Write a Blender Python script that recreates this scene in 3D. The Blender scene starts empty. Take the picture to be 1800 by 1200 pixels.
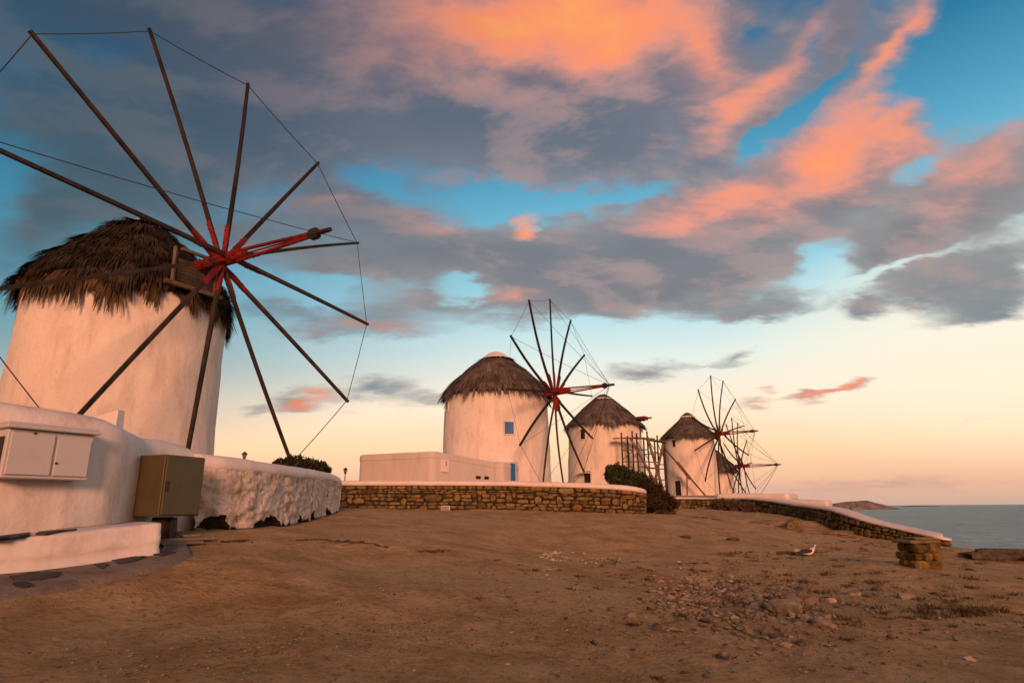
import bpy, math, random
import numpy as np
from mathutils import Matrix, Vector
random.seed(7); RNG = np.random.default_rng(7)
PI = math.pi
# ------------------------------------------------------------------ camera
FPX = 1100.0                                   # focal length, in pixels of the 1800 wide photograph
PITCH = math.radians(14.9); ROLL = math.radians(0.5)
_c, _s = math.cos(PITCH), math.sin(PITCH)
FW = np.array([0, _c, _s]); _r0 = np.array([1.0, 0, 0]); _u0 = np.array([0, -_s, _c])
RT = _r0 * math.cos(ROLL) - _u0 * math.sin(ROLL); UP = _u0 * math.cos(ROLL) + _r0 * math.sin(ROLL)
scene = bpy.context.scene
cam_data = bpy.data.cameras.new('camera'); cam = bpy.data.objects.new('camera', cam_data)
scene.collection.objects.link(cam); scene.camera = cam
cam_data.sensor_width = 36; cam_data.lens = 36 * FPX / 1800; cam_data.clip_start = 0.05; cam_data.clip_end = 30000
cam.matrix_world = Matrix(((RT[0], UP[0], -FW[0], 0), (RT[1], UP[1], -FW[1], 0), (RT[2], UP[2], -FW[2], 0), (0, 0, 0, 1)))
scene.render.resolution_x = 1024; scene.render.resolution_y = 682
scene.view_settings.view_transform = 'Standard'; scene.view_settings.look = 'None'
scene.view_settings.exposure = 0.12; scene.view_settings.gamma = 1
try:
    scene.cycles.use_denoising = True; scene.cycles.max_bounces = 5; scene.cycles.diffuse_bounces = 3
    scene.cycles.use_adaptive_sampling = True; scene.cycles.adaptive_threshold = 0.02
except Exception: pass

def ray(px, py): return FW + RT * ((px - 900) / FPX) + UP * ((600 - py) / FPX)
def aty(px, py, Y):
    v = ray(px, py); return v * (Y / v[1])
def atd(px, py, d):
    v = ray(px, py); return v * (d / math.hypot(v[0], v[1]))
def azel(px, py):
    v = ray(px, py); v = v / np.linalg.norm(v); return math.degrees(math.atan2(v[0], v[1])), math.degrees(math.asin(v[2]))
def zof(px, py, Y): return aty(px, py, Y)[2]
def lin(r, g, b):
    f = lambda c: (c / 255) / 12.92 if c / 255 <= 0.04045 else ((c / 255 + 0.055) / 1.055) ** 2.4
    return (f(r), f(g), f(b), 1)

# ------------------------------------------------------------------ world: dusk sky with procedural clouds
SUN_AZ, SUN_EL = 174.0, 14.0                   # degrees clockwise from the view direction: the sun is behind the camera
world = bpy.data.worlds.new('World'); scene.world = world; world.use_nodes = True
WN, WL = world.node_tree.nodes, world.node_tree.links
WN.clear()
class NT:
    def __init__(s, nodes, links): s.n, s.l = nodes, links
    def node(s, t, **kw):
        nd = s.n.new(t)
        for k, v in kw.items(): setattr(nd, k, v)
        return nd
    def put(s, sock, v):
        if hasattr(v, 'links'): s.l.new(v, sock)
        elif v is not None: sock.default_value = v
    def math(s, op, a, b=None, c=None, clamp=False):
        nd = s.node('ShaderNodeMath', operation=op, use_clamp=clamp)
        s.put(nd.inputs[0], a); s.put(nd.inputs[1], b)
        if c is not None: s.put(nd.inputs[2], c)
        return nd.outputs[0]
    def vmath(s, op, a, b=None, scale=None):
        nd = s.node('ShaderNodeVectorMath', operation=op); s.put(nd.inputs[0], a)
        if b is not None: s.put(nd.inputs[1], b)
        if scale is not None: s.put(nd.inputs['Scale'], scale)
        return nd.outputs[1] if op in ('LENGTH', 'DOT_PRODUCT', 'DISTANCE') else nd.outputs[0]
    def noise(s, vec, scale, detail=4, rough=0.5, dist=0.0, dim='3D', color=False, lac=2.0):
        nd = s.node('ShaderNodeTexNoise', noise_dimensions=dim); s.put(nd.inputs['Vector'], vec)
        nd.inputs['Scale'].default_value = scale; nd.inputs['Detail'].default_value = detail
        nd.inputs['Roughness'].default_value = rough; nd.inputs['Distortion'].default_value = dist
        nd.inputs['Lacunarity'].default_value = lac
        return nd.outputs['Color' if color else 'Fac']
    def ramp(s, fac, stops, interp='LINEAR'):
        nd = s.node('ShaderNodeValToRGB'); nd.color_ramp.interpolation = interp; e = nd.color_ramp.elements
        while len(e) < len(stops): e.new(0.5)
        for i, (p, c) in enumerate(stops): e[i].position = p; e[i].color = c if len(c) == 4 else (*c, 1)
        s.put(nd.inputs[0], fac); return nd.outputs[0]
    def mix(s, fac, a, b, mode='MIX'):
        nd = s.node('ShaderNodeMix', data_type='RGBA', blend_type=mode, clamp_factor=True)
        s.put(nd.inputs[0], fac); s.put(nd.inputs[6], a); s.put(nd.inputs[7], b); return nd.outputs[2]
    def rng(s, v, a, b, c=0.0, d=1.0, smooth=True):
        nd = s.node('ShaderNodeMapRange', interpolation_type='SMOOTHSTEP' if smooth else 'LINEAR')
        for i, x in enumerate((v, a, b, c, d)): s.put(nd.inputs[i], x)
        return nd.outputs[0]
T = NT(WN, WL)
tc = T.node('ShaderNodeTexCoord'); D = T.vmath('NORMALIZE', tc.outputs['Generated'])
sep = T.node('ShaderNodeSeparateXYZ'); WL.new(D, sep.inputs[0]); dx, dy, dz = sep.outputs
az = T.math('MULTIPLY', T.math('ARCTAN2', dx, dy), 180 / PI)
el = T.math('MULTIPLY', T.math('ARCSINE', dz), 180 / PI)
# cloud layer coordinates: the direction carried up to a flat layer, so that clouds flatten towards the horizon
hz = T.math('ADD', T.math('MAXIMUM', dz, 0.0), 0.22)
comb = T.node('ShaderNodeCombineXYZ'); WL.new(T.math('DIVIDE', dx, hz), comb.inputs[0]); WL.new(T.math('DIVIDE', dy, hz), comb.inputs[1])
CP = comb.outputs[0]
map1 = T.node('ShaderNodeMapping'); WL.new(CP, map1.inputs[0]); map1.inputs['Location'].default_value = (3.1, 1.7, 0)
map1.inputs['Rotation'].default_value = (0, 0, math.radians(-25)); map1.inputs['Scale'].default_value = (0.8, 1.25, 1)
CP1 = map1.outputs[0]
n1 = T.noise(CP1, 2.6, 9, 0.60, 0.2)
n2 = T.noise(T.vmath('ADD', CP1, (0.05, -0.075, 0)), 2.6, 9, 0.60, 0.2)
nw = T.noise(CP1, 1.9, 4, 0.55, color=True)
nw2 = T.noise(CP1, 7.0, 4, 0.6, color=True)
ae = T.node('ShaderNodeCombineXYZ'); WL.new(az, ae.inputs[0]); WL.new(el, ae.inputs[1])
warp = T.vmath('SCALE', T.vmath('SUBTRACT', nw, (0.5, 0.5, 0.5)), scale=2.0)
warp2 = T.vmath('SCALE', T.vmath('SUBTRACT', nw2, (0.5, 0.5, 0.5)), scale=7.0)
wv = T.vmath('MULTIPLY', T.vmath('ADD', warp, warp2), (1, 0.75, 0))
eld = T.rng(el, 2, 26, 0.28, 1.0, False)
AE = T.vmath('ADD', ae.outputs[0], T.vmath('SCALE', wv, scale=eld))
def blobs(lst, start=0.0):
    acc = start
    for (px, py, rx, ry, ang, w) in lst:
        a0, e0 = azel(px, py); a1, _ = azel(px + rx, py); _, e1 = azel(px, py - ry)
        mp = T.node('ShaderNodeMapping', vector_type='TEXTURE'); WL.new(AE, mp.inputs[0])
        mp.inputs['Location'].default_value = (a0, e0, 0); mp.inputs['Rotation'].default_value = (0, 0, math.radians(ang))
        mp.inputs['Scale'].default_value = (abs(a1 - a0) * 1.35, abs(e1 - e0) * 1.35, 50)
        g = T.node('ShaderNodeTexGradient', gradient_type='SPHERICAL'); WL.new(mp.outputs[0], g.inputs[0])
        acc = T.math('MULTIPLY_ADD', g.outputs['Fac'], w, acc)
    return acc
# every line one bank of cloud: centre, half width, half height, slant, thickness
CL = [(1620, 470, 200, 60, 6, .8), (1720, 530, 150, 40, 4, .7), (1430, 440, 110, 50, 10, .4), (1430, 694, 50, 10, 4, .4), (1500, 676, 44, 10, 16, .4), (760, 262, 120, 45, 0, .55), (1040, 272, 130, 70, 0, 1.0), (780, 300, 90, 30, 0, .4), (1120, 280, 120, 60, 0, .4), (1560, 400, 200, 55, 8, .9), (1720, 400, 160, 60, 0, .9), (1300, 50, 150, 60, 15, .45), (1250, 525, 230, 40, 0, .9), (1480, 330, 120, 60, 10, .5), (900, 230, 300, 60, 0, .5), (330, 400, 300, 60, 0, .5),
      (620, 130, 520, 190, 0, 1.3), (1000, 110, 330, 190, 0, 1.4), (250, 130, 330, 170, 0, .55), (330, 300, 330, 120, 8, .8), (1010, 255, 190, 100, -8, .9),
      (1230, 110, 110, 190, 12, .8), (1380, 140, 240, 44, 28, 1.2), (1540, 80, 130, 36, 32, 1.0), (1240, 260, 130, 60, 32, .9), (1450, 110, 120, 20, 40, .5), (1420, 30, 120, 40, 20, .35),
      (1490, 250, 230, 82, 22, 1.6), (1300, 340, 190, 60, 20, 1.1), (1600, 210, 110, 45, 30, .9), (1500, 340, 190, 60, 10, 1.0), (1730, 290, 120, 85, 25, 1.2), (1660, 370, 190, 50, 12, .9),
      (1180, 420, 300, 85, 8, 1.7), (960, 470, 280, 60, -4, 1.5), (760, 440, 220, 65, -6, 1.2), (1180, 500, 250, 40, 6, 1.5), (1330, 545, 130, 26, 0, 1.0), (1290, 420, 180, 70, 10, .8),
      (620, 480, 170, 45, -8, .9), (560, 560, 170, 35, -3, 1.0), (600, 350, 120, 45, -10, .9), (890, 540, 230, 40, 3, 1.2), (700, 590, 120, 18, 0, .4),
      (1660, 500, 160, 40, 8, 1.15), (1560, 430, 130, 35, 10, 1.0), (1740, 540, 150, 30, 4, 1.0), (1508, 552, 50, 22, 6, 1.2), (1790, 470, 90, 40, 0, .7),
      (1135, 652, 85, 20, 5, 1.1), (1300, 626, 50, 14, 8, .95), (1240, 640, 40, 8, 0, .5), (655, 680, 80, 26, 6, 1.2), (755, 702, 70, 18, 6, 1.05), (525, 705, 62, 22, 14, 1.15), (440, 724, 30, 12, 10, .8),
      (1430, 694, 58, 12, 4, 1.0), (1500, 676, 50, 12, 16, .9), (1320, 710, 42, 12, 0, .9), (1346, 681, 18, 8, 0, .8), (615, 752, 20, 7, 0, .5), (1710, 740, 60, 9, 2, .5), (625, 724, 30, 8, 0, .6),
      (1560, 852, 260, 20, 2, .75), (1300, 860, 300, 16, 0, .35), (200, 330, 180, 60, 10, .5), (60, 420, 120, 90, 0, .7), (80, 200, 130, 60, 0, .4), (450, 250, 200, 80, 0, .5)]
HOLE = [(880, 352, 54, 32, -10, -1.4), (760, 300, 80, 25, -18, -.15), (640, 318, 70, 20, -12, -.6), (1375, 205, 95, 20, 24, -1.6), (1270, 235, 40, 18, 20, -.8), (1140, 345, 80, 18, 8, -.9), (1190, 250, 26, 50, 0, -.5),
        (835, 508, 62, 20, 0, -1.9), (560, 500, 80, 26, 20, -.9), (1060, 350, 80, 16, 5, -.6), (1650, 120, 130, 60, 28, -1.6), (1760, 80, 150, 120, 0, -1.4), (1420, 90, 45, 22, 30, -.9), (1610, 290, 34, 30, 60, -.7), (1450, 460, 60, 50, 30, -1.3),
        (1560, 480, 150, 14, 12, -.9), (1320, 60, 50, 45, 30, -.8), (180, 90, 60, 30, 0, -.6), (5, 330, 60, 60, 0, -.5), (1010, 365, 60, 20, 0, -.8), (60, 560, 60, 60, 0, -.7), (1100, 600, 500, 22, 0, -.6)]
dens = blobs(CL, T.rng(el, 13, 22, -.36, -.12)); dens = blobs(HOLE, dens)
namp = T.rng(el, 3, 25, 1.1, 2.3, False)
dens = T.math('ADD', dens, T.math('MULTIPLY', T.math('SUBTRACT', n1, 0.5), namp))
cover = T.rng(dens, -0.22, 0.85, 0, T.rng(el, 12, 22, 1.0, .93))
# low sun colours the flanks of the banks that face it
GL = [(1010, 10, 290, 115, 0, 1.15), (1240, 110, 60, 110, 8, .9), (850, 60, 280, 120, 0, .55), (1110, 120, 150, 150, 0, .4), (1490, 245, 290, 110, 20, 1.35), (1340, 150, 200, 34, 28, .95), (1560, 80, 100, 30, 35, .9), (1600, 205, 90, 40, 30, .5), (1720, 280, 150, 90, 25, .8), (1250, 380, 240, 60, 10, .35), (1215, 370, 110, 40, 10, .65),
      (932, 405, 42, 22, 28, 1.5), (790, 390, 120, 24, 0, .5), (580, 345, 70, 24, 0, .5), (600, 565, 130, 24, -6, .85), (915, 520, 70, 24, 5, .9), (650, 665, 45, 14, 0, .5), (545, 698, 55, 16, 20, 1.1), (1440, 693, 80, 14, 4, .9),
      (1500, 672, 50, 12, 16, .95), (1320, 708, 50, 14, 0, .95), (1346, 681, 20, 9, 0, 1.0), (700, 80, 300, 160, 0, .25), (1600, 380, 120, 40, 10, .3), (1150, 690, 120, 40, 0, .2), (1710, 740, 60, 12, 2, .4), (1500, 835, 260, 14, 0, .5)]
glow = blobs(GL, 0.0)
rel = T.math('MULTIPLY', T.math('SUBTRACT', n1, n2), 3.2)
glow = T.math('MULTIPLY', glow, T.math('ADD', 1.0, T.math('MULTIPLY', T.math('SUBTRACT', n1, 0.5), 1.6)))
glow = T.math('ADD', glow, T.math('MULTIPLY', rel, 0.55))
ele = T.math('DIVIDE', el, 50.0)
clear = T.ramp(ele, [(0.0, lin(200, 166, 150)), (0.035, lin(232, 180, 148)), (0.10, lin(254, 212, 166)), (0.18, lin(252, 230, 204)), (0.26, lin(222, 232, 224)),
                     (0.34, lin(178, 218, 226)), (0.45, lin(128, 194, 214)), (0.58, lin(84, 158, 190)), (0.70, lin(46, 120, 156)), (0.88, lin(16, 88, 126))])
sky = T.node('ShaderNodeTexSky', sky_type='NISHITA'); sky.sun_disc = False
sky.sun_elevation = math.radians(SUN_EL); sky.sun_rotation = math.radians(SUN_AZ)
clear = T.mix(1.0, clear, T.mix(1.0, sky.outputs[0], (0.0015, 0.0015, 0.0015, 1), 'MULTIPLY'), 'ADD')
grey = T.ramp(ele, [(0.0, lin(196, 158, 142)), (0.12, lin(200, 164, 148)), (0.2, lin(140, 148, 152)), (0.3, lin(136, 144, 148)), (0.42, lin(152, 144, 142)), (0.6, lin(124, 127, 138)), (0.9, lin(132, 110, 116))])
grey2 = T.ramp(ele, [(0.0, lin(190, 150, 138)), (0.2, lin(112, 124, 134)), (0.4, lin(120, 117, 122)), (0.7, lin(98, 106, 120)), (0.9, lin(110, 98, 108))])
cloud = T.mix(T.rng(dens, 0.2, 2.3), grey, grey2)
cloud = T.mix(T.rng(rel, -0.12, 0.30, 0, 0.40), cloud, lin(190, 156, 148))
pink = T.ramp(T.math('MULTIPLY', glow, .62), [(0.0, lin(150, 120, 122)), (0.30, lin(206, 146, 134)), (0.55, lin(240, 150, 122)), (0.78, lin(255, 148, 100)), (1.0, lin(255, 164, 92))])
cloud = T.mix(T.rng(glow, -0.05, 1.15, 0, 0.95), cloud, pink)
gb = T.rng(T.math('ADD', T.math('POWER', T.math('DIVIDE', T.math('SUBTRACT', az, 43), 26), 2), T.math('POWER', T.math('DIVIDE', T.math('SUBTRACT', el, 12), 11), 2)), 1.0, 0.0, 0, .62)
clear = T.mix(gb, clear, lin(255, 240, 214))      # bright thin veil low on the seaward side
skyc = T.mix(cover, clear, cloud)
# vignette-like falloff painted into the sky colour towards the left, fading out at the horizon
side = T.rng(az, -42, 8, 0.0, 1.0)
skyc = T.mix(1.0, skyc, T.ramp(T.math('ADD', side, T.math('MULTIPLY', T.rng(el, 0, 14, 1, 0), 1.0)), [(0.0, (0.24, 0.42, 0.52, 1)), (0.55, (0.66, 0.74, 0.80, 1)), (1.0, (1, 1, 1, 1))]), 'MULTIPLY')
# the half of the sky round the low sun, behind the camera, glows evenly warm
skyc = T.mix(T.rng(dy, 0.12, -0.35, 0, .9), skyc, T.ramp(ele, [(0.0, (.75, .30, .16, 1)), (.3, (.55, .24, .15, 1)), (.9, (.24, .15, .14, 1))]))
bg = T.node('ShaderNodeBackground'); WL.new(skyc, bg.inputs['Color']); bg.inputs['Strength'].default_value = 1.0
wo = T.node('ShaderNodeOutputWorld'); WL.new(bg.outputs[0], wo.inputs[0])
try: world.cycles.sampling_method = 'MANUAL'; world.cycles.sample_map_resolution = 256
except Exception: pass

sd = bpy.data.lights.new('sun', 'SUN'); sd.energy = 3.0; sd.angle = math.radians(14); sd.color = (1.0, 0.42, 0.23)
so = bpy.data.objects.new('sun', sd); scene.collection.objects.link(so)
_a, _e = math.radians(SUN_AZ), math.radians(SUN_EL)
so.rotation_euler = Vector((math.sin(_a) * math.cos(_e), math.cos(_a) * math.cos(_e), math.sin(_e))).to_track_quat('Z', 'Y').to_euler()

# ------------------------------------------------------------------ noise in numpy
def _hash(ix, iy, iz, seed):
    h = (ix * 374761393 + iy * 668265263 + iz * 2147483647 + seed * 1274126177).astype(np.int64) & 0xffffffff
    h = ((h ^ (h >> 13)) * 1274126177) & 0xffffffff
    return ((h ^ (h >> 16)) & 0xffff) / 65535.0
def vnoise(x, y, z=0.0, seed=0):
    x, y, z = np.broadcast_arrays(np.asarray(x, float), np.asarray(y, float), np.asarray(z, float))
    ix, iy, iz = np.floor(x).astype(np.int64), np.floor(y).astype(np.int64), np.floor(z).astype(np.int64)
    fx, fy, fz = x - ix, y - iy, z - iz
    fx, fy, fz = [t * t * (3 - 2 * t) for t in (fx, fy, fz)]
    r = 0
    for a in (0, 1):
        for b in (0, 1):
            for c in (0, 1):
                r = r + _hash(ix + a, iy + b, iz + c, seed) * (fx if a else 1 - fx) * (fy if b else 1 - fy) * (fz if c else 1 - fz)
    return r
def fbm(x, y, z=0.0, o=4, seed=0, g=0.5):
    r, a, t, f = 0, 1.0, 0, 1.0
    for i in range(o):
        r = r + a * (vnoise(np.asarray(x) * f, np.asarray(y) * f, np.asarray(z) * f, seed + i) - 0.5); t += a; a *= g; f *= 2.03
    return r / t * 2
def sstep(a, b, x):
    t = np.clip((x - a) / (b - a), 0, 1); return t * t * (3 - 2 * t)

# ------------------------------------------------------------------ objects
COL = scene.collection
class MB:
    def __init__(s): s.v = []; s.f = []; s.m = []; s.c = []; s.n = 0
    def add(s, verts, faces, mat=0, tint=None):
        verts = np.asarray(verts, float).reshape(-1, 3); n = s.n
        s.v.append(verts); s.n += len(verts)
        s.f += [tuple(i + n for i in f) for f in faces]; s.m += [mat] * len(faces)
        s.c.append(np.tile(np.array(tint if tint is not None else (1, 1, 1), float), (len(verts), 1)))
        return n
    def box(s, c, sx, sy, sz, rz=0.0, mat=0, tint=None, bev=0.0, axes=None):
        """box by centre and full sizes; chamfered when bev"""
        c = np.asarray(c, float); h = np.array([sx, sy, sz]) / 2
        if axes is None: axes = np.array([[math.cos(rz), math.sin(rz), 0], [-math.sin(rz), math.cos(rz), 0], [0, 0, 1.0]])
        axes = np.asarray(axes, float)
        b = min(bev, *(h * 0.9))
        if b <= 0:
            P = np.array([[x, y, z] for z in (-1, 1) for y in (-1, 1) for x in (-1, 1)], float) * h
            F = [(0, 2, 3, 1), (4, 5, 7, 6), (0, 1, 5, 4), (2, 6, 7, 3), (0, 4, 6, 2), (1, 3, 7, 5)]
        else:
            P = []; idx = {}
            for z in (-1, 1):
                for y in (-1, 1):
                    for x in (-1, 1):
                        for k in range(3):
                            q = np.array([x, y, z]) * (h - b); q[k] = (x, y, z)[k] * h[k]; idx[(x, y, z, k)] = len(P); P.append(q)
            F = []
            for k in range(3):
                i, j = (k + 1) % 3, (k + 2) % 3
                for sg in (-1, 1):
                    q = []
                    for a, bb in ((-1, -1), (1, -1), (1, 1), (-1, 1)):
                        t = [0, 0, 0]; t[k] = sg; t[i] = a; t[j] = bb; q.append(idx[(*t, k)])
                    F.append(tuple(q if sg > 0 else q[::-1]))
                for a in (-1, 1):
                    for bb in (-1, 1):
                        t1 = [0, 0, 0]; t1[i] = a; t1[j] = bb; t1[k] = -1; t2 = list(t1); t2[k] = 1
                        q = (idx[(*t1, i)], idx[(*t2, i)], idx[(*t2, j)], idx[(*t1, j)])
                        F.append(q if a * bb > 0 else q[::-1])
            for x in (-1, 1):
                for y in (-1, 1):
                    for z in (-1, 1):
                        q = (idx[(x, y, z, 0)], idx[(x, y, z, 1)], idx[(x, y, z, 2)]); F.append(q if x * y * z > 0 else q[::-1])
            P = np.array(P)
        s.add(c + P @ axes, F, mat, tint)
    def tube(s, pts, r, seg=8, mat=0, tint=None, cap=True, sq=1.0):
        pts = np.asarray(pts, float); n = len(pts); r = np.broadcast_to(np.asarray(r, float), (n,))
        V = []; t0 = pts[1] - pts[0]; t0 /= np.linalg.norm(t0)
        up = np.array([0, 0, 1.0]) if abs(t0[2]) < 0.9 else np.array([0, 1.0, 0])
        A = np.cross(t0, up); A /= np.linalg.norm(A)
        for i in range(n):
            t = pts[min(i + 1, n - 1)] - pts[max(i - 1, 0)]; t = t / max(np.linalg.norm(t), 1e-9)
            A = A - t * (A @ t); A /= np.linalg.norm(A); B = np.cross(t, A)
            for k in range(seg):
                a = 2 * PI * (k + .5) / seg; V.append(pts[i] + r[i] * (A * math.cos(a) + B * math.sin(a) * sq))
        F = [(i * seg + k, i * seg + (k + 1) % seg, (i + 1) * seg + (k + 1) % seg, (i + 1) * seg + k) for i in range(n - 1) for k in range(seg)]
        if cap: F += [tuple(range(seg))[::-1], tuple((n - 1) * seg + k for k in range(seg))]
        s.add(V, F, mat, tint)
    def beam(s, a, b, w0, w1=None, mat=0, tint=None):
        w1 = w0 if w1 is None else w1; s.tube([a, b], [w0 * .7071, w1 * .7071], 4, mat, tint)
    def blob(s, c, r, mat=0, tint=None, seed=0, rough=0.25, base=None):
        V0, F0 = base or ICO; c = np.asarray(c, float); V = V0.copy()
        k = RNG.random(3) * 50 + seed
        d = 1 + rough * fbm(V[:, 0] * 1.6 + k[0], V[:, 1] * 1.6 + k[1], V[:, 2] * 1.6 + k[2], 3)[:, None] * 1.6
        s.add(c + V * d * np.asarray(r, float), F0, mat, tint)
    def build(s, name, mats, parent=None, smooth=False, loc=None):
        me = bpy.data.meshes.new(name); V = np.concatenate(s.v)
        if loc is not None: V = V - np.asarray(loc, float)
        me.from_pydata(V.tolist(), [], s.f)
        if not isinstance(mats, (list, tuple)): mats = [mats]
        for m in mats: me.materials.append(m)
        if len(mats) > 1: me.polygons.foreach_set('material_index', s.m)
        at = me.color_attributes.new('tint', 'FLOAT_COLOR', 'POINT')
        at.data.foreach_set('color', np.concatenate([np.concatenate(s.c), np.ones((s.n, 1))], 1).astype(np.float32).ravel())
        if smooth: me.polygons.foreach_set('use_smooth', [True] * len(me.polygons))
        me.update(); o = bpy.data.objects.new(name, me); COL.objects.link(o)
        if loc is not None: o.location = tuple(loc)
        if parent is not None:
            o.parent = parent
            if loc is None: o.matrix_parent_inverse = Matrix.Translation(-parent.location) if parent.type == 'EMPTY' else Matrix()
        return o
def grid_faces(n, m, wrap=False):
    i = np.arange(n - 1)[:, None]; j = np.arange(m if wrap else m - 1)[None, :]; j2 = (j + 1) % m
    return np.stack([i * m + j, i * m + j2, (i + 1) * m + j2, (i + 1) * m + j], -1).reshape(-1, 4).tolist()
def mk_ico(sub):
    t = (1 + 5 ** .5) / 2
    V = [(-1, t, 0), (1, t, 0), (-1, -t, 0), (1, -t, 0), (0, -1, t), (0, 1, t), (0, -1, -t), (0, 1, -t), (t, 0, -1), (t, 0, 1), (-t, 0, -1), (-t, 0, 1)]
    V = [np.array(v) / np.linalg.norm(v) for v in V]
    F = [(0, 11, 5), (0, 5, 1), (0, 1, 7), (0, 7, 10), (0, 10, 11), (1, 5, 9), (5, 11, 4), (11, 10, 2), (10, 7, 6), (7, 1, 8), (3, 9, 4), (3, 4, 2), (3, 2, 6), (3, 6, 8), (3, 8, 9), (4, 9, 5), (2, 4, 11), (6, 2, 10), (8, 6, 7), (9, 8, 1)]
    for _ in range(sub):
        c = {}; G = []
        def mid(a, b):
            k = (min(a, b), max(a, b))
            if k not in c: v = V[a] + V[b]; V.append(v / np.linalg.norm(v)); c[k] = len(V) - 1
            return c[k]
        for a, b, d in F:
            x, y, z = mid(a, b), mid(b, d), mid(d, a); G += [(a, x, z), (b, y, x), (d, z, y), (x, y, z)]
        F = G
    return np.array(V), F
ICO0, ICO, ICO2, ICO3 = mk_ico(0), mk_ico(1), mk_ico(2), mk_ico(3)
def tag(o, label=None, cat=None, group=None, kind=None):
    for k, v in (('label', label), ('category', cat), ('group', group), ('kind', kind)):
        if v: o[k] = v
    return o
def thing(name, loc, label, cat, group=None):
    o = bpy.data.objects.new(name, None); COL.objects.link(o); o.location = tuple(loc); o.empty_display_size = 0.3
    return tag(o, label, cat, group)

# ------------------------------------------------------------------ materials
def material(name, rough=0.85, spec=0.3):
    m = bpy.data.materials.new(name); m.use_nodes = True; t = NT(m.node_tree.nodes, m.node_tree.links)
    b = m.node_tree.nodes['Principled BSDF']; b.inputs['Roughness'].default_value = rough; b.inputs['Specular IOR Level'].default_value = spec
    return m, t, b
def bump(t, b, h, strength=0.4, dist=0.02, prev=None):
    nd = t.node('ShaderNodeBump'); nd.inputs['Strength'].default_value = strength; nd.inputs['Distance'].default_value = dist
    t.put(nd.inputs['Height'], h)
    if prev is not None: t.l.new(prev, nd.inputs['Normal'])
    t.l.new(nd.outputs[0], b.inputs['Normal']); return nd.outputs[0]
def obj_co(t): return t.node('ShaderNodeTexCoord').outputs['Object']
def geo_co(t): return t.node('ShaderNodeNewGeometry').outputs['Position']
def tinted(t, c):
    a = t.node('ShaderNodeVertexColor', layer_name='tint'); return t.mix(1.0, c, a.outputs[0], 'MULTIPLY')
def mat_plaster(name, base, dirty, stain=0.5, bs=0.5, scale=1.0, rough=0.9):
    m, t, b = material(name, rough, 0.15); co = geo_co(t)
    st = t.vmath('MULTIPLY', co, (1.3, 1.3, 0.35))
    a = t.rng(t.noise(st, 1.6 * scale, 6, 0.65), 0.42, 0.72)
    p = t.rng(t.noise(co, 3.3 * scale, 8, 0.7), 0.52, 0.75)
    f = t.math('MULTIPLY', t.math('MAXIMUM', a, t.math('MULTIPLY', p, .8)), stain)
    c = t.mix(f, base, dirty)
    sp = t.rng(t.noise(co, 26, 3, 0.5), 0.70, 0.78, 0, .45)
    c = t.mix(sp, c, (dirty[0] * .55, dirty[1] * .5, dirty[2] * .45, 1))
    t.l.new(c, b.inputs['Base Color'])
    h = t.math('ADD', t.math('MULTIPLY', t.noise(co, 2.2 * scale, 5, 0.6), 1.0), t.math('MULTIPLY', t.noise(co, 18, 4, 0.6), 0.25))
    bump(t, b, h, bs, 0.06); return m
def mat_simple(name, col, col2=None, scale=8, rough=0.8, bs=0.2, spec=0.3, stretch=(1, 1, 1), tint=False, metal=0.0, thr=(0.35, 0.7), world=False):
    m, t, b = material(name, rough, spec); co = geo_co(t) if world else obj_co(t); v = t.vmath('MULTIPLY', co, stretch)
    n = t.noise(v, scale, 5, 0.6)
    c = t.mix(t.rng(n, *thr), col, col2 or tuple(x * .6 for x in col[:3]) + (1,))
    if tint: c = tinted(t, c)
    t.l.new(c, b.inputs['Base Color']); b.inputs['Metallic'].default_value = metal
    if bs: bump(t, b, n, bs, 0.01)
    return m
M = {}
M['tower'] = mat_plaster('tower_plaster', (.76, .71, .65, 1), (.50, .44, .37, 1), .65, .7)
M['tower_far'] = mat_plaster('weathered_tower_plaster', (.76, .70, .62, 1), (.52, .42, .30, 1), .7, .5)
M['plaster'] = mat_plaster('whitewash', (.68, .64, .60, 1), (.38, .33, .28, 1), .75, .45)
M['rough_plaster'] = mat_plaster('rough_whitewash', (.66, .57, .49, 1), (.27, .19, .125, 1), .95, 1.0, 2.5)
M['coping'] = mat_plaster('coping_whitewash', (.74, .68, .64, 1), (.55, .45, .38, 1), .4, .3)
M['annex'] = mat_plaster('annex_plaster', (.60, .56, .53, 1), (.45, .40, .36, 1), .5, .3)
M['thatch_dark'] = mat_simple('thatch_core', (.035, .025, .018, 1), (.07, .05, .03, 1), 6, .95, .5, .05)
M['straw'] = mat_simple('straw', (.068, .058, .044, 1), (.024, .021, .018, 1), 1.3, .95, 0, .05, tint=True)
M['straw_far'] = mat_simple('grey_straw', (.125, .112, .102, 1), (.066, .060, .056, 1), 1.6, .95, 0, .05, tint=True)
M['wood'] = mat_simple('weathered_wood', (.046, .035, .027, 1), (.018, .015, .013, 1), 3, .85, .4, .2, (1, 1, .3), tint=True)
M['wood_pale'] = mat_simple('pale_timber', (.17, .13, .095, 1), (.075, .056, .042, 1), 4, .85, .4, .2, (1, 1, .4), tint=True)
M['red'] = mat_simple('red_painted_timber', (.22, .015, .012, 1), (.10, .009, .009, 1), 3, .7, .3, .25, tint=True)
M['rope'] = mat_simple('rope_fibre', (.05, .045, .045, 1), (.03, .03, .03, 1), 20, .9, 0)
M['dark'] = mat_simple('dark_opening', (.012, .010, .010, 1), (.02, .016, .015, 1), 8, .7, 0)
M['blue'] = mat_simple('blue_painted_boards', (.008, .17, .46, 1), (.006, .12, .34, 1), 6, .5, .2, .4, (1, 1, .2))
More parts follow.
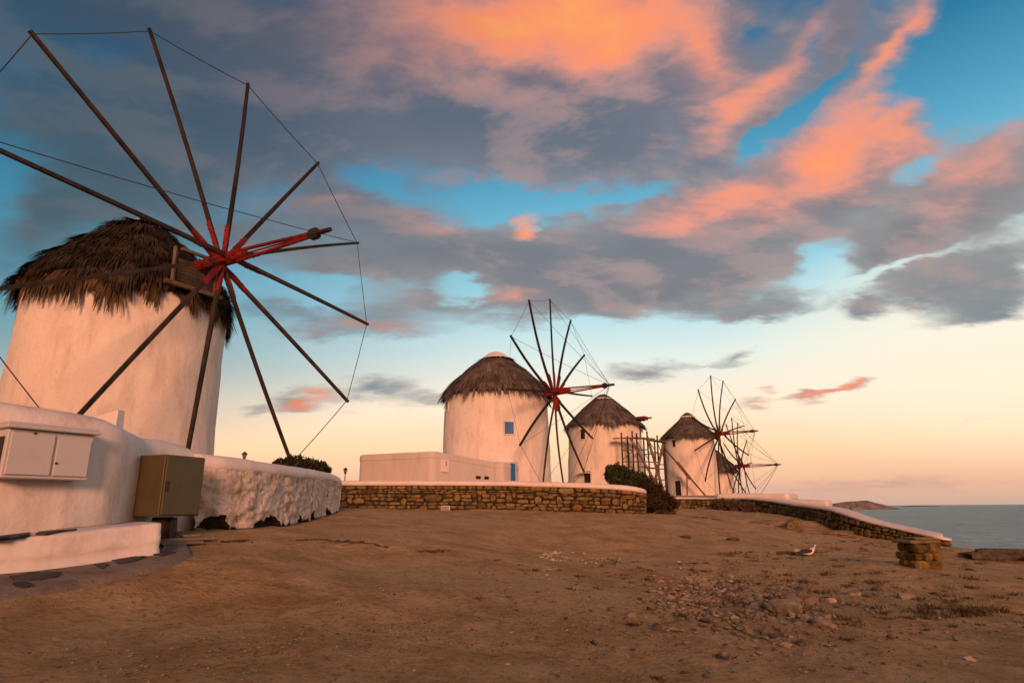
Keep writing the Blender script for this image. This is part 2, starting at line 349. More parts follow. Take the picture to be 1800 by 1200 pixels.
M['stone'] = mat_simple('field_stone', (.27, .205, .105, 1), (.125, .095, .052, 1), 9, .95, .8, .1, tint=True, world=True)
M['mortar'] = mat_simple('dark_joints', (.045, .032, .020, 1), (.02, .015, .011, 1), 9, .95, .5, .05)
M['slate'] = mat_simple('slate', (.030, .028, .030, 1), (.06, .052, .05, 1), 5, .7, .4, .3, tint=True, world=True)
M['meter'] = mat_simple('white_enamel', (.50, .50, .51, 1), (.42, .41, .41, 1), 3, .45, .05, .4, thr=(.5, .8))
M['olive'] = mat_simple('olive_painted_steel', (.078, .066, .026, 1), (.062, .052, .022, 1), 5, .5, .06, .4, thr=(.4, .8))
M['black'] = mat_simple('black_plastic', (.012, .012, .012, 1), (.02, .02, .02, 1), 8, .5, 0)
M['steel'] = mat_simple('rusty_scaffold_tube', (.030, .024, .022, 1), (.06, .032, .022, 1), 6, .6, 0, .4)
M['lead'] = mat_simple('dark_iron', (.02, .02, .022, 1), (.03, .03, .03, 1), 6, .5, 0, .4)
M['lampglass'] = mat_simple('lantern_glass', (.25, .22, .18, 1), (.2, .18, .15, 1), 6, .2, 0, .5)
M['leaf'] = mat_simple('bush_leaf', (.040, .065, .022, 1), (.022, .038, .014, 1), 2.5, .7, 0, .2, tint=True)
M['leaf_dark'] = mat_simple('dark_leaf', (.03, .038, .02, 1), (.018, .024, .014, 1), 2.5, .7, 0, .2, tint=True)
M['twig'] = mat_simple('dry_twig', (.10, .07, .045, 1), (.055, .042, .03, 1), 3, .9, 0, .1, tint=True)
M['weed'] = mat_simple('dry_weed', (.13, .105, .05, 1), (.07, .062, .03, 1), 3, .9, 0, .1, tint=True)
M['pebble'] = mat_simple('broken_stone', (.27, .225, .165, 1), (.14, .115, .08, 1), 9, .95, .4, .1, tint=True, world=True)
M['feather'] = mat_simple('white_feathers', (.72, .68, .62, 1), (.6, .56, .5, 1), 20, .8, 0)
M['feather_dark'] = mat_simple('slate_feathers', (.03, .028, .03, 1), (.05, .045, .045, 1), 20, .8, 0)
M['beak'] = mat_simple('yellow_beak', (.5, .28, .05, 1), (.45, .2, .04, 1), 20, .5, 0)

def mat_ground():
    m, t, b = material('trodden_dirt', .95, .08); co = geo_co(t)
    big = t.noise(co, .22, 4, .6); mid = t.noise(co, 1.5, 7, .68, .3); fine = t.noise(co, 14, 5, .7); gr = t.noise(co, 75, 4, .75)
    c = t.mix(t.rng(mid, .3, .7), (.38, .24, .10, 1), (.66, .46, .225, 1))
    c = t.mix(t.rng(big, .42, .66, 0, .75), c, (.58, .43, .23, 1))
    c = t.mix(t.rng(fine, .50, .68, 0, .6), c, (.16, .095, .036, 1))
    c = t.mix(t.rng(gr, .54, .66, 0, .65), c, (.66, .48, .28, 1))
    c = t.mix(t.rng(t.noise(co, 24, 4, .7), .60, .68, 0, .75), c, (.085, .05, .022, 1))
    # greener, weedier soil down the seaward side
    sx = t.node('ShaderNodeSeparateXYZ'); t.l.new(co, sx.inputs[0])
    g = t.math('MULTIPLY', t.rng(sx.outputs[0], 2.0, 9.0), t.rng(t.noise(co, .9, 6, .7), .45, .62, 0, .55))
    c = t.mix(g, c, (.26, .20, .085, 1))
    t.l.new(c, b.inputs['Base Color'])
    vo = t.node('ShaderNodeTexVoronoi', feature='SMOOTH_F1'); t.put(vo.inputs['Vector'], t.vmath('ADD', co, t.vmath('SCALE', t.noise(co, 3, 3, .6, color=True), scale=.5))); vo.inputs['Scale'].default_value = 4.5
    h = t.math('ADD', t.math('MULTIPLY', t.math('ADD', fine, t.math('MULTIPLY', vo.outputs['Distance'], .7)), 1.1), t.math('ADD', t.math('MULTIPLY', gr, .35), t.math('MULTIPLY', mid, 1.6)))
    bump(t, b, h, 1.0, .075); return m
M['ground'] = mat_ground()
M['path'] = mat_plaster('trowelled_path', (.22, .18, .135, 1), (.13, .10, .07, 1), .8, .9, 1.5)

# ------------------------------------------------------------------ walls' lines on the plan (pixel, top row, foot row, distance)
#  smooth whitewashed wall, left
WA = [(-330, 650, 1010, 5.8), (-150, 685, 1000, 6.2), (0, 707, 965, 6.65), (60, 715, 955, 6.9), (134, 726, 945, 7.25), (185, 737, 935, 7.55), (215, 752, 932, 7.9), (247, 768, 930, 8.5), (285, 771, 935, 8.95), (320, 781, 935, 9.3), (350, 796, 932, 9.55)]
WB = [(338, 796, 932, 9.3), (380, 800, 932, 9.6), (428, 806, 930, 10.2), (470, 813, 927, 11.0), (503, 818, 924, 11.9), (550, 825, 914, 14.0), (580, 831, 905, 16.0), (592, 836, 900, 17.0), (593, 843, 897, 17.9), (575, 846, 895, 18.6)]
WC = [(520, 846, 893, 23.0), (560, 845, 893, 22.4), (640, 844, 894, 22.0), (760, 844, 896, 21.8), (900, 845, 897, 21.8), (1020, 848, 900, 21.6), (1100, 852, 902, 21.4), (1128, 856, 903, 21.6), (1137, 859, 903, 22.2), (1128, 862, 902, 24.0)]
WD = [(1160, 873, 893, 36), (1200, 873, 893, 36), (1250, 874, 896, 35), (1320, 874, 899, 32), (1360, 878, 903, 30), (1403, 885, 909, 27.5), (1440, 889, 919, 25.5), (1464, 892, 928, 24.5), (1495, 902, 940, 23.4), (1525, 912, 947, 22.6), (1586, 926, 953, 21.4), (1640, 938, 959, 20.4), (1663, 943, 962, 20.0), (1671, 944.5, 963, 20.1), (1672, 944.5, 962.5, 20.6)]
def wpath(W, n=None, step=0.25):
    P = np.array([[*aty(px, pb, Y), zof(px, pt, Y)] for px, pt, pb, Y in W])   # x y zb zt
    L = np.concatenate([[0], np.cumsum(np.hypot(*np.diff(P[:, :2], axis=0).T))])
    n = n or max(4, int(L[-1] / step)); s = np.linspace(0, L[-1], n)
    out = np.stack([np.interp(s, L, P[:, k]) for k in range(4)], 1)
    # smooth the polyline a little
    k = max(1, int(0.5 / (L[-1] / n)))
    for _ in range(3):
        if k < 2: break
        q = out.copy(); q[1:-1] = (out[:-2] + out[1:-1] + out[2:]) / 3; out = q
    return out, s
PA, _ = wpath(WA, step=.06); PB, SB = wpath(WB, step=.03); PC, SC = wpath(WC, step=.15); PD, SD = wpath(WD, step=.2)
# ------------------------------------------------------------------ terrain
CTRL = [(0, 1012, 6.4), (140, 997, 6.7), (283, 977, 7.1), (1612, 997, 12.0), (1425, 983, 14.0), (1240, 1040, 9.5), (1000, 980, 13), (1800, 986, 16.5), (700, 1000, 9), (1500, 1100, 7.0), (300, 1100, 5.5), (900, 1150, 5.3), (1740, 984, 17.5)]
CTRL = np.array([aty(*q) for q in CTRL] + [p[:3] for p in PB[::30]] + [p[:3] for p in PC[::12]] + [p[:3] for p in PD[::10]])
def plane(x, y): return -1.25 + 0.05 * y - 0.064 * x
_res = CTRL[:, 2] - plane(CTRL[:, 0], CTRL[:, 1])
COAST = np.array([(30, -60), (12, -10), (12, 5), (12.9, 15.5), (13.9, 20.6), (13.3, 25), (13.5, 29), (17.3, 38), (22.7, 50), (31.5, 72), (37, 88), (34, 125), (0, 150), (-90, 150), (-160, 40), (-120, -90), (0, -100)], float)
TERR = np.concatenate([PA[:, :2] - 0.0, PB[:, :2], [(-6.2, 21.5)], PC[:-3, :2], PD[:, :2], [(13.8, 20.6)], COAST[5:14], [(-90, 6)]])
def pt_seg(x, y, P, closed=True):
    d = np.full(x.shape, 1e9); n = len(P)
    for i in range(n if closed else n - 1):
        a, b = P[i], P[(i + 1) % n]; ab = b - a; l = ab @ ab
        if l < 1e-9: continue
        t = np.clip(((x - a[0]) * ab[0] + (y - a[1]) * ab[1]) / l, 0, 1)
        d = np.minimum(d, np.hypot(x - a[0] - t * ab[0], y - a[1] - t * ab[1]))
    return d
def inside(x, y, P):
    r = np.zeros(x.shape, bool); n = len(P)
    for i in range(n):
        (x1, y1), (x2, y2) = P[i], P[(i + 1) % n]
        if y1 == y2: continue
        c = ((y1 > y) != (y2 > y)) & (x < (x2 - x1) * (y - y1) / (y2 - y1) + x1); r ^= c
    return r
TERR_S = TERR[::1]
_k = np.concatenate([[True], np.hypot(*np.diff(TERR, axis=0).T) > 0.01]); TERR = TERR[_k]
def decim(P, tol=0.35):
    out = [P[0]]
    for p in P[1:-1]:
        if np.hypot(*(p - out[-1])) > tol: out.append(p)
    out.append(P[-1]); return np.array(out)
TERR = decim(TERR)
def ground(x, y):
    x, y = np.atleast_1d(np.asarray(x, float)), np.atleast_1d(np.asarray(y, float))
    num = np.zeros(x.shape); den = np.full(x.shape, 0.02)
    for (cx, cy, _), r in zip(CTRL, _res):
        d2 = (x - cx) ** 2 + (y - cy) ** 2; w = 1 / (d2 + 0.3) ** 1.5; num += w * r; den += w
    front = plane(np.clip(x, -40, 40), np.clip(y, -20, 45)) + num / den
    terr = 0.25 + .25 * sstep(16, 34, y) + .6 * sstep(40, 68, y) - 2.6 * sstep(76, 90, y)
    terr = terr - 0.5 * sstep(8, 16, x) * sstep(60, 40, y) - 0.9 * sstep(12.2, 13.5, x) * sstep(33, 24, y) - 2.0 * sstep(.35, .47, x / np.maximum(y, 1)) * sstep(24, 33, y)
    q_ = sstep(11.6, 12.5, x) * sstep(31.5, 27, y); terr = terr * (1 - q_) + (front - .15) * q_
    sd_ = pt_seg(x, y, TERR); ins = inside(x, y, TERR); b = np.where(ins, sd_, -sd_)
    t = sstep(0.12, 0.42, b)
    h = front * (1 - t) + terr * t
    cd = pt_seg(x, y, COAST); out = ~inside(x, y, COAST)
    e = np.where(out, cd, 0); wob = 1 + .35 * fbm(x * .3, y * .3, o=3, seed=3)
    h = h - np.minimum(e * (0.75 + 0.5 * np.minimum(e, 6) / 6) * wob, 14)
    return np.maximum(h, -16)
_gx, _gy = np.arange(-16, 36.01, .16), np.arange(0, 64.01, .16)
_GT = ground(*[q.ravel() for q in np.meshgrid(_gx, _gy, indexing='ij')]).reshape(len(_gx), len(_gy))
def g1(x, y):
    i, j = (x + 16) / .16, y / .16
    if 0 <= i < len(_gx) - 1 and 0 <= j < len(_gy) - 1:
        a, b = int(i), int(j); u, v = i - a, j - b
        return float((_GT[a, b] * (1 - u) + _GT[a + 1, b] * u) * (1 - v) + (_GT[a, b + 1] * (1 - u) + _GT[a + 1, b + 1] * u) * v)
    return float(ground(x, y)[0])
na_f, na_b = 640, 70; rings = 470
A = np.concatenate([np.linspace(-50, 50, na_f, endpoint=False), np.linspace(50, 310, na_b, endpoint=False)]) * PI / 180
R = 0.6 * (320 / 0.6) ** (np.linspace(0, 1, rings) ** 0.9)
X = np.outer(R, np.sin(A)); Y = np.outer(R, np.cos(A))
Z = ground(X.ravel(), Y.ravel()).reshape(X.shape)
nearw = np.clip(12 / (R + 6), 0, 1)[:, None]
Z = Z + (0.022 * fbm(X * .9, Y * .9, o=4, seed=11) + 0.018 * np.abs(fbm(X * 4.5, Y * 4.5, o=3, seed=12)) + 0.016 * fbm(X * 2.2 + 4, Y * 1.3, o=5, seed=19, g=.65)) * (R < 60)[:, None]
ridge = np.maximum(0, fbm(X * .8 + 9, Y * 1.6, o=5, seed=21)) * sstep(1.5, 8, X) ; Z = Z + 0.10 * ridge * (R < 40)[:, None]
mb = MB(); mb.add(np.stack([X, Y, Z], -1).reshape(-1, 3), grid_faces(rings, len(A), True))
mb.add([(0, 0, g1(0, 0))] + [(x, y, z) for x, y, z in zip(X[0], Y[0], Z[0])], [(0, 1 + (i + 1) % len(A), 1 + i) for i in range(len(A))])
tag(mb.build('ground', M['ground'], smooth=True), kind='structure')
def ground_hit(px, py, lift=0.0):
    v = ray(px, py); lo = 2.0
    for d in np.concatenate([np.arange(2, 30, .05), np.arange(30, 80, .3)]):
        p = v * d / math.hypot(v[0], v[1])
        if p[2] < g1(p[0], p[1]) + lift: return p
    return p
def gh(px, Y_):   # point on the ground in the column px at distance Y
    p = aty(px, 950, Y_); return np.array([p[0], p[1], g1(p[0], p[1])])

# sea
def mat_sea():
    m, t, b = material('sea_water', .35, .25); co = geo_co(t)
    st = t.vmath('MULTIPLY', co, (.5, 1.0, 1))
    w1 = t.noise(st, .22, 6, .62, .4); w2 = t.noise(st, .035, 4, .6)
    c = t.mix(t.rng(w2, .35, .65), (.07, .18, .23, 1), (.11, .25, .30, 1))
    c = t.mix(t.rng(t.noise(st, .12, 7, .72), .66, .74, 0, .5), c, (.40, .46, .46, 1))
    c = t.mix(t.rng(t.noise(st, .35, 6, .7), .40, .62, 0, .5), c, (.02, .06, .085, 1))
    t.l.new(c, b.inputs['Base Color']); bump(t, b, w1, 1.0, 3.5); return m
rs = np.array([0, 30, 60, 100, 180, 350, 700, 1500, 4000, 12000]); aa = np.linspace(0, 2 * PI, 48, endpoint=False)
V = np.stack([np.outer(rs, np.sin(aa)), np.outer(rs, np.cos(aa)), np.full((len(rs), 48), -9.0)], -1)
mb = MB(); mb.add(V, grid_faces(len(rs), 48, True)); tag(mb.build('sea', mat_sea()), kind='structure')
# headland on the horizon
def headland(prof, Y_, name, depth, seed):
    cols = []
    n = 90
    xs = np.array([p[0] for p in prof], float); ys = np.array([p[1] for p in prof], float)
    px = np.linspace(xs[0], xs[-1], n); py = np.interp(px, xs, ys)
    V = []
    for i in range(n):
        top = aty(px[i], py[i], Y_); h = max(top[2] + 9.6, 0.0)
        for k, (dd, f) in enumerate(((-.5, -.15), (-.42, .25), (-.3, .5), (-.12, .85), (0, 1), (.25, .9), (.6, .5), (1, -.1))):
            nz = fbm(px[i] * .09, k * .9, seed, 4, seed)
            V.append((top[0] + dd * depth * .1 * nz * 3, Y_ + dd * depth * (1 + .25 * nz), -9.6 + h * np.clip(f * (1 + .12 * float(nz)), -.2, 1.0)))
    mb = MB(); mb.add(V, grid_faces(n, 8)); o = mb.build(name, mat_simple(name + '_rock', (.27, .22, .185, 1), (.15, .13, .12, 1), .06, .95, .8, .1, world=True)); return tag(o, kind='structure')
headland([(1448, 891), (1462, 885), (1480, 882), (1505, 880), (1524, 879), (1538, 883), (1552, 886), (1562, 889), (1568, 892)], 1400, 'headland', 70, 3)
headland([(1590, 889.5), (1605, 888.0), (1625, 887.6), (1648, 888.2)], 3200, 'headland', 90, 5)

# ------------------------------------------------------------------ windmills
def thatch(mb, prof, n_course, per, blade, length, ctr, lift=.10, lump=0.0, seed=0, ragged=.35, jit=None, fringe=0):
    """layers of straw over a bulging cone; prof = (r, z) from eave to top"""
    P = np.array(prof, float); L = np.concatenate([[0], np.cumsum(np.hypot(*np.diff(P, axis=0).T))])
    for ci in range(n_course):
        f = ci / n_course; s0 = L[-1] * (0.02 + 0.98 * (f ** .95)); r = np.interp(s0, L, P[:, 0])
        m = max(30, int(per * (r + .25) / P[0, 0])); ph = RNG.random(m) * 2 * PI
        ss = s0 + RNG.normal(0, .09, m) * (.5 + ragged) if jit is None else s0 + RNG.random(m) * (L[-1] / n_course) * .3 + RNG.normal(0, jit, m)
        rr = np.interp(ss, L, P[:, 0]); zz = np.interp(ss, L, P[:, 1])
        e = .05; r2 = np.interp(ss - e, L, P[:, 0], left=None); z2 = np.interp(ss - e, L, P[:, 1])
        dr, dz_ = r2 - rr, z2 - zz; k = np.hypot(dr, dz_); k[k < 1e-6] = 1
        dr, dz_ = np.where(k < 1e-5, .5, dr / k), np.where(k < 1e-5, -.85, dz_ / k)
        clump = fbm(np.cos(ph) * 5 + ci * 1.7, np.sin(ph) * 5, seed, 3, seed + ci)
        ln = length * (1 + .45 * RNG.normal(0, 1, m).clip(-1, 1) * ragged + ragged * 1.3 * clump)
        if f < .12: ln *= 1.0 + .35 * clump
        if fringe and ci < 2: ln *= np.clip(1.0 + 1.5 * fbm(np.cos(ph) * 8, np.sin(ph) * 8, 2.2, 2, 91), .4, 1.45)
        lf = lift * (.6 + .8 * RNG.random(m)) + lump * np.maximum(clump, 0) + .03
        skew = RNG.normal(0, .12, m)
        w = blade * (.6 + .8 * RNG.random(m))
        base = .55 + .75 * RNG.random(m) + .5 * np.maximum(-.4, clump)
        V = np.zeros((m, 6, 3))
        for q, (tt, wd) in enumerate(((0, .8), (.55, 1), (1, .25))):
            rad = rr + dr * ln * tt + lf * (.35 + .65 * math.sin(tt * 1.9)); zc = zz + dz_ * ln * tt - .10 * ln * tt * tt + lf * .5
            an = ph + skew * ln * tt / np.maximum(rad, .4)
            for sgn in (0, 1):
                a2 = an + (sgn - .5) * w * wd / np.maximum(rad, .3)
                V[:, q * 2 + sgn, 0] = ctr[0] + rad * np.sin(a2); V[:, q * 2 + sgn, 1] = ctr[1] + rad * np.cos(a2); V[:, q * 2 + sgn, 2] = zc
        F = []
        for i in range(m): o = i * 6; F += [(o, o + 1, o + 3, o + 2), (o + 2, o + 3, o + 5, o + 4)]
        n0 = mb.n; mb.add(V.reshape(-1, 3), F)
        warm = RNG.random(m)
        col = np.stack([base * (1 + .12 * warm), base * (1 + .02 * warm), base * (1 - .15 * warm)], 1)
        if fringe: col = col * (np.array([1.7, 1.5, 1.1]) if ci == 0 else np.array([1, .98, .95]) * (1.0 if ci == 1 else .7))
        mb.c[-1] = np.repeat(col, 6, axis=0)
def lathe(mb, prof, ctr, seg=96, noise=0.0, seed=0, mat=0, a0=0.0):
    P = np.array(prof, float); a = np.linspace(0, 2 * PI, seg, endpoint=False)
    rr = P[:, 0][:, None] + (noise * fbm(np.cos(a)[None] * 2.2 + 0 * P[:, :1], np.sin(a)[None] * 2.2 + 0 * P[:, :1], P[:, 1][:, None] * .8, 3, seed) if noise else 0 * a[None])
    V = np.stack([ctr[0] + rr * np.sin(a), ctr[1] + rr * np.cos(a), np.repeat(P[:, 1][:, None], seg, 1)], -1)
    mb.add(V, [f[::-1] for f in grid_faces(len(P), seg, True)], mat)
def hit_tower(px, py, ctr, r):
    v = ray(px, py); d = v[:2]; A_ = d @ d; B_ = -2 * d @ ctr; C_ = ctr @ ctr - r * r; t = (-B_ - math.sqrt(max(B_ * B_ - 4 * A_ * C_, 0))) / (2 * A_)
    return v * t
def opening(root, name, px, py, w, h, ctr, r, fill, frame_m, arch=False, sub=True, tower_r=None):
    """framed opening on a round tower: a reveal-deep frame with a panel set inside"""
    p = hit_tower(px, py, ctr, r); n = np.array([p[0] - ctr[0], p[1] - ctr[1], 0]); n /= np.linalg.norm(n); tx = np.array([-n[1], n[0], 0]); ax = np.array([tx, n, [0, 0, 1.0]])
    c = p + n * .0
    mb = MB(); fw_ = .07
    for sx in (-1, 1): mb.box(c + tx * sx * (w / 2 + fw_ / 2), fw_, .16, h + 2 * fw_, axes=ax, bev=.01)
    for sz in (-1, 1): mb.box(c + np.array([0, 0, sz * (h / 2 + fw_ / 2)]), w - .002, .16, fw_, axes=ax, bev=.01)
    o = mb.build(name, frame_m, root)
    mb = MB(); nb = 4
    if fill is M['dark']: mb.box(c, w, .07, h, axes=ax)
    else:
        for i in range(nb): mb.box(c + tx * ((i + .5) / nb - .5) * w, w / nb - .012, .10, h, axes=ax, bev=.008)
    q = mb.build('shutter' if fill is M['blue'] else 'pane', fill, o); q.matrix_parent_inverse = Matrix()
    q.location = (0, 0, 0); return o
def isect(px, py, h, N):
    v = ray(px, py); return v * ((h @ N) / (v @ N))
def frame_of(azd, tilt):
    a, t = math.radians(azd), math.radians(tilt)
    N = np.array([math.sin(a) * math.cos(t), -math.cos(a) * math.cos(t), math.sin(t)]); A_ = np.cross(N, [0, 0, 1]); A_ /= np.linalg.norm(A_); return N, A_, np.cross(A_, N)
def sub_build(mb, name, mat, part, smooth=False):
    o = mb.build(name, mat, part, smooth); o.matrix_parent_inverse = Matrix(); return o
def wheel(root, h, N, tips, back, tipk, w, red_len, rope_r, bend=0.0, to_axle=True, extra=(), redm=None, skip_ropes=()):
    """sail wheel: twelve bare spokes through a hub on an axle that runs on to a bowsprit"""
    redm = redm or M['red']; A_ = np.cross(N, [0, 0, 1]); A_ /= np.linalg.norm(A_); B_ = np.cross(A_, N)
    mb = MB(); tip = h + N * tipk
    mb.tube([h - N * back, h - N * .9, h - N * .55, h - N * .5, h + N * .5, h + N * .55, h + N * 1.0], [.17, .17, .17, .21, .21, .14, .10], 8, 0)
    for q in range(6):   # short timbers clamped round the hub
        a = q * PI / 3 + .2; off = (A_ * math.cos(a) + B_ * math.sin(a)) * .20 * w / .17
        mb.beam(h - N * .75 + off, h + N * .62 + off * .8, .15 * w / .17, .12 * w / .17, 0)
    mb.tube([h + N * .5, h + N * 1.2, tip - N * .75, tip - N * .55], [.10, .03, .03, .06], 6, 0)
    for sg in (-1, 1): mb.beam(h + N * .45 + (A_ * .12 + B_ * .95) * sg * .17, tip - N * .7 + B_ * sg * .05, .10 * w / .17, .09 * w / .17, 0)
    mb.tube([tip - N * .78, tip - N * .7, tip - N * .52, tip - N * .46], [.12, .17, .17, .09], 8, 1); mb.tube([tip - N * .5, tip], [.085, .07], 6, 1)
    part = mb.build('sail_wheel', [redm, M['wood']], root)
    n = len(tips)
    for i, tp in enumerate(tips):
        off = N * (((i % 6) - 2.5) * .13); d = tp - h; L_ = np.linalg.norm(d); d = d / L_
        kx, ky = random.gauss(0, .005), random.gauss(0, .005); sd_v = np.cross(d, N)
        mb = MB(); ts = np.linspace(.12 / L_, 1, 9); pts = [h + off * (1 - t) + d * L_ * t - N * bend * math.sin(PI * t) * L_ * .05 + (sd_v * kx + N * ky) * math.sin(PI * t) * L_ for t in ts]
        sh = .7 + .6 * random.random(); k = 1 + max(1, int(round(red_len / L_ * 8)))
        mb.tube(pts, np.linspace(w * .62, w * .46, 9), 4, 1, (sh, sh, sh))
        rp = [h + off + d * .1, h + off * .8 + d * red_len * .55, h + off * (1 - red_len / L_) + d * red_len * .93, h + off * (1 - red_len / L_) + d * red_len]
        mb.tube(rp, [w * .66, w * .70, w * .66, w * .5], 4, 0)
        for q in (.45, .8):   # bolt through the sleeve
            s_ = np.cross(d, N); mb.tube([h + off * .8 + d * red_len * q - s_ * w * .8, h + off * .8 + d * red_len * q + s_ * w * .8], [.018, .018], 5, 1)
        sub_build(mb, 'spoke', [redm, M['wood']], part)
    mb = MB()
    def rope(a, b, sag=.01):
        L_ = np.linalg.norm(b - a); ts = np.linspace(0, 1, 5)
        mb.tube([a + (b - a) * t - np.array([0, 0, 1]) * sag * L_ * 4 * t * (1 - t) for t in ts], rope_r, 4)
    for i in range(n):
        if i not in skip_ropes: rope(tips[i] - (tips[i] - h) * .012, tips[(i + 1) % n] - (tips[(i + 1) % n] - h) * .012)
    if to_axle:
        for i in range(n): rope(tips[i] - (tips[i] - h) * .02, tip - N * .3, .012)
    for a, b in extra: rope(a, b, .008)
    sub_build(mb, 'rigging_rope', M['rope'], part)
    return part
def mill(D_, azd, zb, r_prof, roof, cap, label, cfg, near=False):
    a = math.radians(azd); ctr = np.array([math.sin(a), math.cos(a)]) * D_
    root = thing('windmill', (ctr[0], ctr[1], zb), label, 'windmill', 'row of whitewashed thatched windmills')
    ze = roof[0][1]; zs = np.linspace(zb - .6, ze + .02, 26)
    mb = MB(); lathe(mb, [(np.interp(z, [p[1] for p in r_prof], [p[0] for p in r_prof]), z) for z in zs] + [(.2, ze + .05)], ctr, 128, .07, int(D_))
    mb.build('tower', M['tower'] if D_ < 50 else M['tower_far'], root, True)
    mb = MB(); core = [(max(r - .10, .05), z - .02) for r, z in roof]
    lathe(mb, [(core[0][0] - .35, core[0][1] - .3), (core[0][0] + .12, core[0][1] - .18)] + core, ctr, 64, .05, 3)
    thatch(mb, roof, cfg['courses'], cfg['per'], cfg['blade'], cfg['len'], ctr, cfg.get('lift', .1), cfg.get('lump', 0), int(D_), cfg.get('ragged', .35), cfg.get('jit'), cfg.get('fringe', 0))
    nf = 64 * len(core)
    mb.m = [0] * (64 * (len(core) + 1)) + [1] * (len(mb.f) - 64 * (len(core) + 1))
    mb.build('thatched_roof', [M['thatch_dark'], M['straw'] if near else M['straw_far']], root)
    if cap:
        mb = MB(); lathe(mb, cap, ctr, 40, .05, 5); mb.build('roof_cap', M['tower'], root, True)
    return root, ctr
# --- mill 1
m1, c1 = mill(23.5, -32.6, .3, [(3.12, 0), (2.97, 3), (2.93, 6.5)],
              [(2.90, 6.42), (2.86, 6.82), (2.68, 7.15), (2.42, 7.5), (2.05, 7.88), (1.58, 8.36), (1.12, 8.78), (.75, 9.12), (.5, 9.36), (.1, 9.5)], [(.60, 9.30), (.52, 9.48), (.33, 9.62), (.02, 9.68)],
              'largest, nearest windmill, behind the white wall, its sails cut by the frame', dict(courses=13, per=2300, blade=.045, len=.44, lift=.12, lump=.28, ragged=.8, jit=.03, fringe=1), True)
h1 = atd(385.4, 441.3, 19.84); N1, A1, B1 = frame_of(61.11, 5.98)
T1 = [(52, 54), (262, 50), (436, 147), (560, 286), (630, 427), (647, 570), (612, 706), (514, 818), (322, 835), (102, 769), (-91, 518), (-96, 221)]
tips1 = [isect(*p, h1, N1) for p in T1]
hh1 = atd(395, 456, 19.9); ax1 = atd(581, 403, math.hypot(*(hh1 + N1 * 4.5)[:2])) - hh1; al1 = float(np.linalg.norm(ax1)); ax1 = ax1 / al1
wheel(m1, hh1, ax1, tips1, 1.9, al1, .135, 1.25, .014, 0, False, extra=[(tips1[11], tips1[4])])
# timber dormer round the axle
mb = MB(); q0 = h1 - N1 * 1.08 - np.array([0, 0, .1])
for u in (-.72, .72): mb.beam(q0 + A1 * u + B1 * -.85, q0 + A1 * u * .95 + B1 * .35, .09, .09, 0)
mb.beam(q0 + A1 * -.85 + B1 * .35, q0 + A1 * .5 + B1 * .35, .09); mb.beam(q0 - A1 * .95 - B1 * .85, q0 + A1 * .95 - B1 * .85, .12)
for k in range(7):
    c = q0 - N1 * .08 + B1 * (-.76 + k * .125); mb.box(c, 1.4, .03, .115, axes=np.array([A1, N1, B1]), tint=[.5 + .25 * random.random()] * 3)
mb.build('dormer', M['wood_pale'], m1)
mb = MB(); p = hit_tower(14, 585, c1, 3.0)
# --- mill 2
m2, c2 = mill(41.5, -1.5, .9, [(3.62, 0), (3.5, 3), (3.40, 7.6)],
              [(3.52, 7.25), (3.3, 7.58), (2.85, 8.1), (2.28, 8.62), (1.62, 9.2), (1.1, 9.58), (.78, 9.78), (.3, 9.9)], [(.98, 9.76), (.86, 9.9), (.55, 10.14), (.3, 10.25), (.01, 10.29)],
              'windmill with a blue shuttered window behind the stone wall, second nearest', dict(courses=20, per=620, blade=.085, len=.62, lift=.05, lump=.10, ragged=.45))
h2 = atd(977, 688.5, 39.4); N2, A2, B2 = frame_of(60.1, 1.0)
T2 = [(897.4, 589.6), (929.6, 526.6), (966.7, 525.2), (1003.4, 562.3), (1027.6, 623.5), (1040.9, 695.9), (1041.6, 770.5), (1026.9, 829.6), (992.5, 864), (954, 856), (913.9, 782.7), (891, 683.3)]
wheel(m2, h2, N2, [isect(*p, h2, N2) for p in T2], 1.4, 3.95, .15, 1.25, .011, .35)
opening(m2, 'window', 894.6, 752, .56, .72, c2, 3.44, M['blue'], M['tower']); opening(m2, 'window', 787, 714, .34, .6, c2, 3.42, M['dark'], M['tower'])
# --- mill 3, without its sails
m3, c3 = mill(54.7, 8.3, .9, [(3.3, 0), (3.2, 3), (3.08, 6.9)],
              [(3.15, 6.85), (2.85, 7.15), (2.35, 7.65), (1.85, 8.15), (1.2, 8.7), (.7, 9.12), (.3, 9.42), (.03, 9.58)], [(.86, 9.0), (.90, 9.08), (.80, 9.16), (.74, 9.12)],
              'windmill without sails, only an axle stub, left of the scaffolding', dict(courses=18, per=460, blade=.11, len=.62, lift=.05, lump=.09, ragged=.35))
N3, A3, B3 = frame_of(62, 2); h3 = hit_tower(1126, 744, c3, 3.0) ; h3 = np.array([c3[0], c3[1], 7.05]) + N3 * 3.1
mb = MB(); mb.tube([h3 - N3 * .6, h3 + N3 * .5], [.22, .22], 8); mb.beam(h3 - N3 * .1 - B3 * 1.6, h3 + N3 * .05 + B3 * .1, .22, .2); mb.box(h3 + N3 * .6, .5, .3, .28, axes=np.array([A3, N3, B3]), bev=.04)
mb.beam(h3 - A3 * .5 + N3 * .15, h3 + A3 * .5 + N3 * .15, .16); mb.beam(h3 + N3 * .4, h3 + N3 * 1.1, .12)
mb.build('axle_stub', mat_simple('dull_red_timber', (.15, .03, .02, 1), (.08, .02, .015, 1), 3, .8, .3, .2), m3)
opening(m3, 'window', 1025, 763, .46, .8, c3, 3.12, M['dark'], M['tower_far']); opening(m3, 'door', 1033, 838, .6, .9, c3, 3.22, M['dark'], M['tower_far'])
mb = MB(); p = hit_tower(1029, 831, c3, 3.22); n_ = np.array([p[0] - c3[0], p[1] - c3[1], 0]); n_ /= np.linalg.norm(n_)
